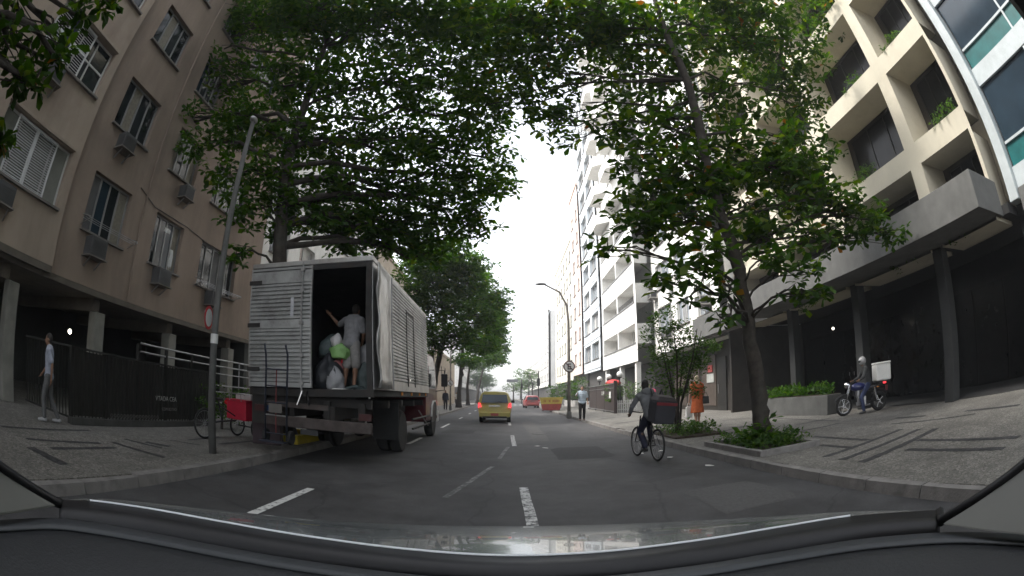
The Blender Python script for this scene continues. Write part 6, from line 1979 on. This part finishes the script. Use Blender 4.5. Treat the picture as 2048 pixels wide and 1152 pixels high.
def text(parent, s, size, loc, rot, mat, name='lettering'):
    cu = bpy.data.curves.new(name, 'FONT')
    cu.body = s; cu.size = size; cu.extrude = .002
    cu.materials.append(mat)
    o = bpy.data.objects.new('tmp', cu)
    COL.objects.link(o)
    dg = bpy.context.evaluated_depsgraph_get()
    me = bpy.data.meshes.new_from_object(o.evaluated_get(dg))
    bpy.data.objects.remove(o)
    if not me.materials: me.materials.append(mat)
    o = bpy.data.objects.new(name, me)
    COL.objects.link(o); o.parent = parent
    o['kind'] = 'stuff'
    o.location = loc; o.rotation_euler = rot
    return o
LETT = M('pale_lettering', (.34, .34, .31), .7)
text(fn, 'VTADA CEA', .155, (XF + .072, 8.15, .60), (PI / 2, 0, PI / 2), LETT)
text(fn, 'COM BOTAO', .10, (XF + .072, 8.4, .38), (PI / 2, 0, PI / 2), M('dim_lettering', (.2, .2, .18), .7))
rl = thing('handrail', 'pale tubular ramp railing continuing the dark fence behind the street pole', 'railing', (0, 0, SWZ))
for z in (1.80, 1.62): MB().tube([(XF, 7.6, z), (XF, 13.6, z)], .022, 8).build('rail', STEEL, rl)
for z, a in ((1.42, 10.8), (1.1, 10.8), (.92, 10.8), (.62, 10.8)): MB().tube([(XF, a, z), (XF, 13.6, z - .02)], .016, 8).build('rail', STEEL, rl)
for y in (10.85, 12.2, 13.55): MB().tube([(XF, y, 0), (XF, y, 1.82)], .022, 8).build('post', STEEL, rl)
# fence turning in towards the entrance at the left edge
f2 = thing('entrance_gate', 'dark barred gate turning in beneath the brown building at the left edge', 'gate', (0, 0, SWZ))
for k in range(16):
    x = XF - .1 - k * .115
    inst('bar', bar_me, f2, (x, 5.36 - k * .02, 0))
MB().obox((XF, 5.36, 1.42), (XF - 1.9, 5.03, 1.42), .03, .04).build('top_rail', FDK, f2)
MB().obox((XF, 5.36, .12), (XF - 1.9, 5.03, .12), .03, .04).build('bottom_rail', FDK, f2)
for k, (px, py, d) in enumerate([(8, 625, 12.5), (140, 663, 12.5)]):
    p = atd(px, py, d)
    o = MB().ell((0, 0, 0), (.06, .06, .06), 10, 8).build('ceiling_lamp', M('lit_bulb', (1.0, .93, .8), .4, emit=3.0), smooth='all')
    o.location = p
    tag(o, ['small lit lamp in the dark ground floor at the far left edge', 'small lit lamp in the dark ground floor above the pedestrian'][k], 'lamp')
o = MB().ell((0, 0, 0), (.05, .05, .05), 10, 8).build('ceiling_lamp', M('lit_bulb', (1.0, .93, .8), .4, emit=3.0), smooth='all')
o.location = atx(1666, 657, 12.6); tag(o, 'small lit lamp inside the dark lobby on the right', 'lamp')

# right: brown sliding gate, globes, pickets
BRG = M('brown_gate_sheet', (0.045, 0.032, 0.03), 0.55, 0.2, var=0.25)
gt = thing('sliding_gate', 'dark brown sheet metal sliding gate across the right forecourt', 'gate', (0, 0, SWZ))
for k in range(3):
    y0 = 30.2 + k * 3.9
    x0, x1 = 7.15 + k * .14, 7.15 + (k + 1) * .14
    MB().add([(x0, y0, .12), (x1, y0 + 3.8, .12), (x1, y0 + 3.8, 1.95), (x0, y0, 1.95), (x0 + .04, y0, .12), (x1 + .04, y0 + 3.8, .12), (x1 + .04, y0 + 3.8, 1.95), (x0 + .04, y0, 1.95)],
             [(0, 1, 2, 3), (4, 7, 6, 5), (0, 4, 5, 1), (1, 5, 6, 2), (2, 6, 7, 3), (3, 7, 4, 0)]).build('gate_leaf', BRG, gt)
    MB().obox((x0 - .03, y0, 1.98), (x1 - .03, y0 + 3.8, 1.98), .06, .06).build('top_rail', STEEL, gt)
    MB().obox((x0 - .03, y0, 1.68), (x1 - .03, y0 + 3.8, 1.68), .03, .035).build('mid_rail', STEEL, gt)
    MB().obox((x0 - .03, y0, .12), (x1 - .03, y0 + 3.8, .12), .03, .05).build('bottom_rail', STEEL, gt)
    for y in (y0 + .3, y0 + 3.5): MB().cyl((x0 - .02, y, .06), (x0 + .04, y, .06), .06, 10).build('roller', DARKM, gt)
MB().box(7.05, 7.25, 29.95, 30.15, 0, 2.15).build('gate_post', BRG, gt)
MB().box(7.105, 7.125, 31.2, 31.75, 1.0, 1.45).build('notice', WHITEB, gt)
for y in (33.9, 34.5): MB().box(7.20, 7.225, y, y + .12, 1.2, 1.5).build('notice', WHITEB, gt)
for k, (x, y) in enumerate(((7.7, 31.0), (7.8, 34.9), (7.9, 38.8))):
    t = thing('globe_lamp', ['white globe lamp on a post behind the gate, nearest the camera', 'white globe lamp on a post behind the middle of the gate', 'white globe lamp on a post at the far end of the gate'][k], 'lamp', (x, y, SWZ), group='globe lamps behind the gate')
    MB().tube([(0, 0, 0), (0, 0, 2.35)], .05, 8).build('post', BLACKM, t)
    MB().ell((0, 0, 2.58), (.22, .22, .22), 16, 12).build('globe', M('opal_glass', (.68, .68, .66), .25), t, smooth='all')
    MB().lathe([(.1, 0), (.14, .06)], (0, 0, 2.33), 'z', 12).build('collar', BLACKM, t)
pf = thing('picket_fence', 'short white picket fence between the brown gate and the bush', 'fence', (0, 0, SWZ))
for k in range(22):
    x = 7.35 + k * .15
    MB().add([(x, 30.3 + k * .09, 0), (x + .07, 30.3 + k * .09, 0), (x + .07, 30.3 + k * .09, .8), (x + .035, 30.3 + k * .09, .88), (x, 30.3 + k * .09, .8)], [(0, 1, 2, 3, 4)]).build('picket', WHITEM, pf).modifiers.new('s', 'SOLIDIFY').thickness = .02
for z in (.22, .62): MB().obox((7.3, 30.33, z), (10.65, 32.3, z), .025, .05).build('rail', WHITEM, pf)
# low wall and gate farther on
t = thing('garden_wall', 'grey garden wall with an iron fence past the brown gate', 'wall', (0, 0, SWZ))
MB().box(7.6, 7.8, 42.2, 60, 0, .7).build('wall', CONC, t)
for k in range(60):
    inst('bar', bar_me, t, (7.7, 42.4 + k * .29, .62))
MB().box(7.68, 7.72, 42.2, 60, 2.0, 2.04).build('rail', BLACKM, t)
# notices on the brown tiles
o = MB().box(11.80, 11.84, 25.0, 25.6, 2.35, 2.75).build('wall_notice', M('faded_red_notice', (.4, .08, .07), .6)); tag(o, 'small faded red notice on the brown wall behind the small tree', 'notice')
o = MB().box(11.80, 11.84, 24.8, 25.8, 1.75, 2.25).build('wall_notice', M('pale_notice', (.35, .36, .34), .6)); tag(o, 'pale notice on the brown wall below the red one', 'notice')
# overhead cables
t = thing('overhead_cable', 'thin cables strung across the street high above', 'cable', (0, 0, 0))
for k, (a, b) in enumerate((((-9.5, 9.6, 13.2), (10.5, 11.4, 13.9)), ((-9.5, 9.7, 13.0), (10.5, 11.6, 13.5)))):
    pts = [tuple(Vector(a).lerp(Vector(b), i / 12) - Vector((0, 0, .5 * math.sin(PI * i / 12)))) for i in range(13)]
    MB().tube(pts, .014, 5).build('cable', BLACKM, t)

# ================================================================== THE CAR THAT CARRIES THE CAMERA
SILV = M('silver_bonnet', (0.23, 0.25, 0.255), 0.25, 0.4, var=0.04, coat=0.6)
DASH = M('dashboard_plastic', (0.028, 0.03, 0.033), 0.55, var=0.12, bump=.15, bscale=160)
SEAL = M('rubber_seal', (0.012, 0.012, 0.014), 0.5)
TRIM = M('pale_pillar_trim', (0.17, 0.17, 0.155), 0.6, var=0.05)
GREYD = M('dash_edge_plastic', (0.055, 0.06, 0.066), 0.5)
oc_ = thing('camera_car', 'bonnet, dashboard and windscreen pillars of the car the picture was taken from', 'car', (0, 0, 0))
def pz(px, py, z):
    d = ray(px, py); k = (z - CAM_H) / d.z
    return Vector((d.x * k, d.y * k, z))
def dense(pts, n=5):
    out = []
    for i in range(len(pts) - 1):
        p0, p1, p2, p3 = (np.array(pts[min(max(k, 0), len(pts) - 1)], float) for k in (i - 1, i, i + 1, i + 2))
        for j in range(n):
            t = j / n
            q = .5 * (2 * p1 + (p2 - p0) * t + (2 * p0 - 5 * p1 + 4 * p2 - p3) * t * t + (3 * p1 - p0 - 3 * p2 + p3) * t ** 3)
            out.append((float(q[0]), float(q[1])))
    out.append(tuple(pts[-1]))
    return out
EDGE = [(118, 1000), (180, 1002), (300, 1018), (450, 1045), (600, 1071), (800, 1098), (1000, 1112), (1200, 1105), (1400, 1081), (1550, 1056), (1700, 1032), (1800, 1024), (1880, 1020)]
EDGE = dense(EDGE)
ed = [pz(x, y, 1.13) for x, y in EDGE]
DEDG = [(-150, 1046), (0, 1040), (100, 1036), (180, 1044), (300, 1064), (450, 1093), (600, 1119), (800, 1146), (1000, 1160), (1200, 1153), (1400, 1129), (1550, 1104), (1700, 1080), (1800, 1070), (1900, 1064), (2000, 1066), (2200, 1074)]
DEDG = dense(DEDG)
def strip(rows, name, mat, th=.004):
    m = MB(); n = len(rows[0]); vs, fs = [], []
    for r_ in rows: vs += r_
    for i in range(len(rows) - 1):
        for j in range(n - 1): fs.append((i * n + j, i * n + j + 1, (i + 1) * n + j + 1, (i + 1) * n + j))
    o = m.add(vs, fs).build(name, mat, oc_, smooth='all')
    s = o.modifiers.new('s', 'SOLIDIFY'); s.thickness = th; s.offset = -1
    return o
strip([ed, [pz(x, y + 24, 1.128) for x, y in EDGE], [pz(x, y + 60, 1.100) for x, y in EDGE]], 'cowl', SEAL)
strip([[pz(x, y, 1.118) for x, y in DEDG], [pz(x, y + 20, 1.124) for x, y in DEDG]], 'dashboard_edge', GREYD)
strip([[pz(x, y + 18, 1.120) for x, y in DEDG], [pz(x, y + 40, 1.118) for x, y in DEDG], [pz(x, max(y + 60, 1210), 1.09) for x, y in DEDG], [pz(x, 1320, 1.04) for x, y in DEDG]], 'dashboard', DASH)
MB().tube([pz(x, y - 1, 1.131) for x, y in EDGE[5:-10]], .0026, 6).build('cowl_glint', M('sky_glint_white', (.8, .82, .85), .6, var=.03), oc_, smooth='all')  # thin white tube painting the sky highlight along the cowl edge
# bonnet, from the cowl forward
FR = [(118, 1003), (200, 998), (350, 1010), (480, 1024), (620, 1038), (800, 1049), (1000, 1053), (1200, 1050), (1380, 1042), (1530, 1033), (1650, 1025), (1760, 1022), (1880, 1024)]
FR = dense(FR)
fr_ = [pz(x, y, .95) for x, y in FR]
rows = []
for i in range(7):
    q = i / 6
    row = []
    for a, b in zip(ed, fr_):
        p = (a + Vector((0, .03, -.05))).lerp(b, q)
        p.z += .02 * math.sin(PI * q)
        row.append(p)
    rows.append(row)
rows.append([p + Vector((0, .06, -.12)) for p in fr_])
strip(rows, 'bonnet', SILV)
for s, (A, B_, C_) in ((-1, ((-60, 892), (115, 1014), (-60, 1040))), (1, ((2110, 880), (1882, 1050), (2110, 1075)))):
    a = pz(A[0], A[1], 1.235); b = pz(B_[0], B_[1], 1.135); c = pz(C_[0], C_[1], 1.14)
    o = MB().add([a, b, c, a + Vector((s * .03, 0, .0)), b + Vector((s * .03, .0, 0)), c + Vector((s * .03, 0, 0))], [(0, 1, 2), (5, 4, 3), (0, 3, 4, 1), (1, 4, 5, 2), (2, 5, 3, 0)]).build('pillar_trim', TRIM, oc_, bevel=.006)
    a2 = pz(A[0], A[1] - 6, 1.24); b2 = pz(B_[0], B_[1] - 8, 1.137); b3 = ed[0 if s < 0 else -1]
    MB().tube([a2 + Vector((s * .01, -.3, .12)), a2, a2.lerp(b2, .5), b2, b3 + Vector((0, 0, -.004))], .011, 8).build('windscreen_seal', SEAL, oc_, smooth='all')
    MB().box(s * .86, s * .9, -1.9, .20, .35, .98).build('door', DASH, oc_)
MB().box(-.74, .74, -1.9, .02, 1.585, 1.63).build('roof', DASH, oc_, bevel=.02)
MB().box(-.85, .85, -1.95, -1.9, .35, 1.1).build('tailgate', DASH, oc_)
MB().box(-.85, .85, -1.9, .3, .32, .36).build('floor', DASH, oc_)

# ================================================================== AIR
hz = MB().box(-200, 200, -65, 335, -1.03, 45).build('haze', None)
hm = bpy.data.materials.new('haze'); hm.use_nodes = True
hn = hm.node_tree
hn.nodes.remove(hn.nodes['Principled BSDF'])
pv = hn.nodes.new('ShaderNodeVolumePrincipled')
pv.inputs['Color'].default_value = (.93, .96, 1.0, 1)
pv.inputs['Density'].default_value = .0017
pv.inputs['Anisotropy'].default_value = .2
hn.links.new(pv.outputs[0], hn.nodes['Material Output'].inputs['Volume'])
hz.data.materials.append(hm)
tag(hz, kind='stuff')
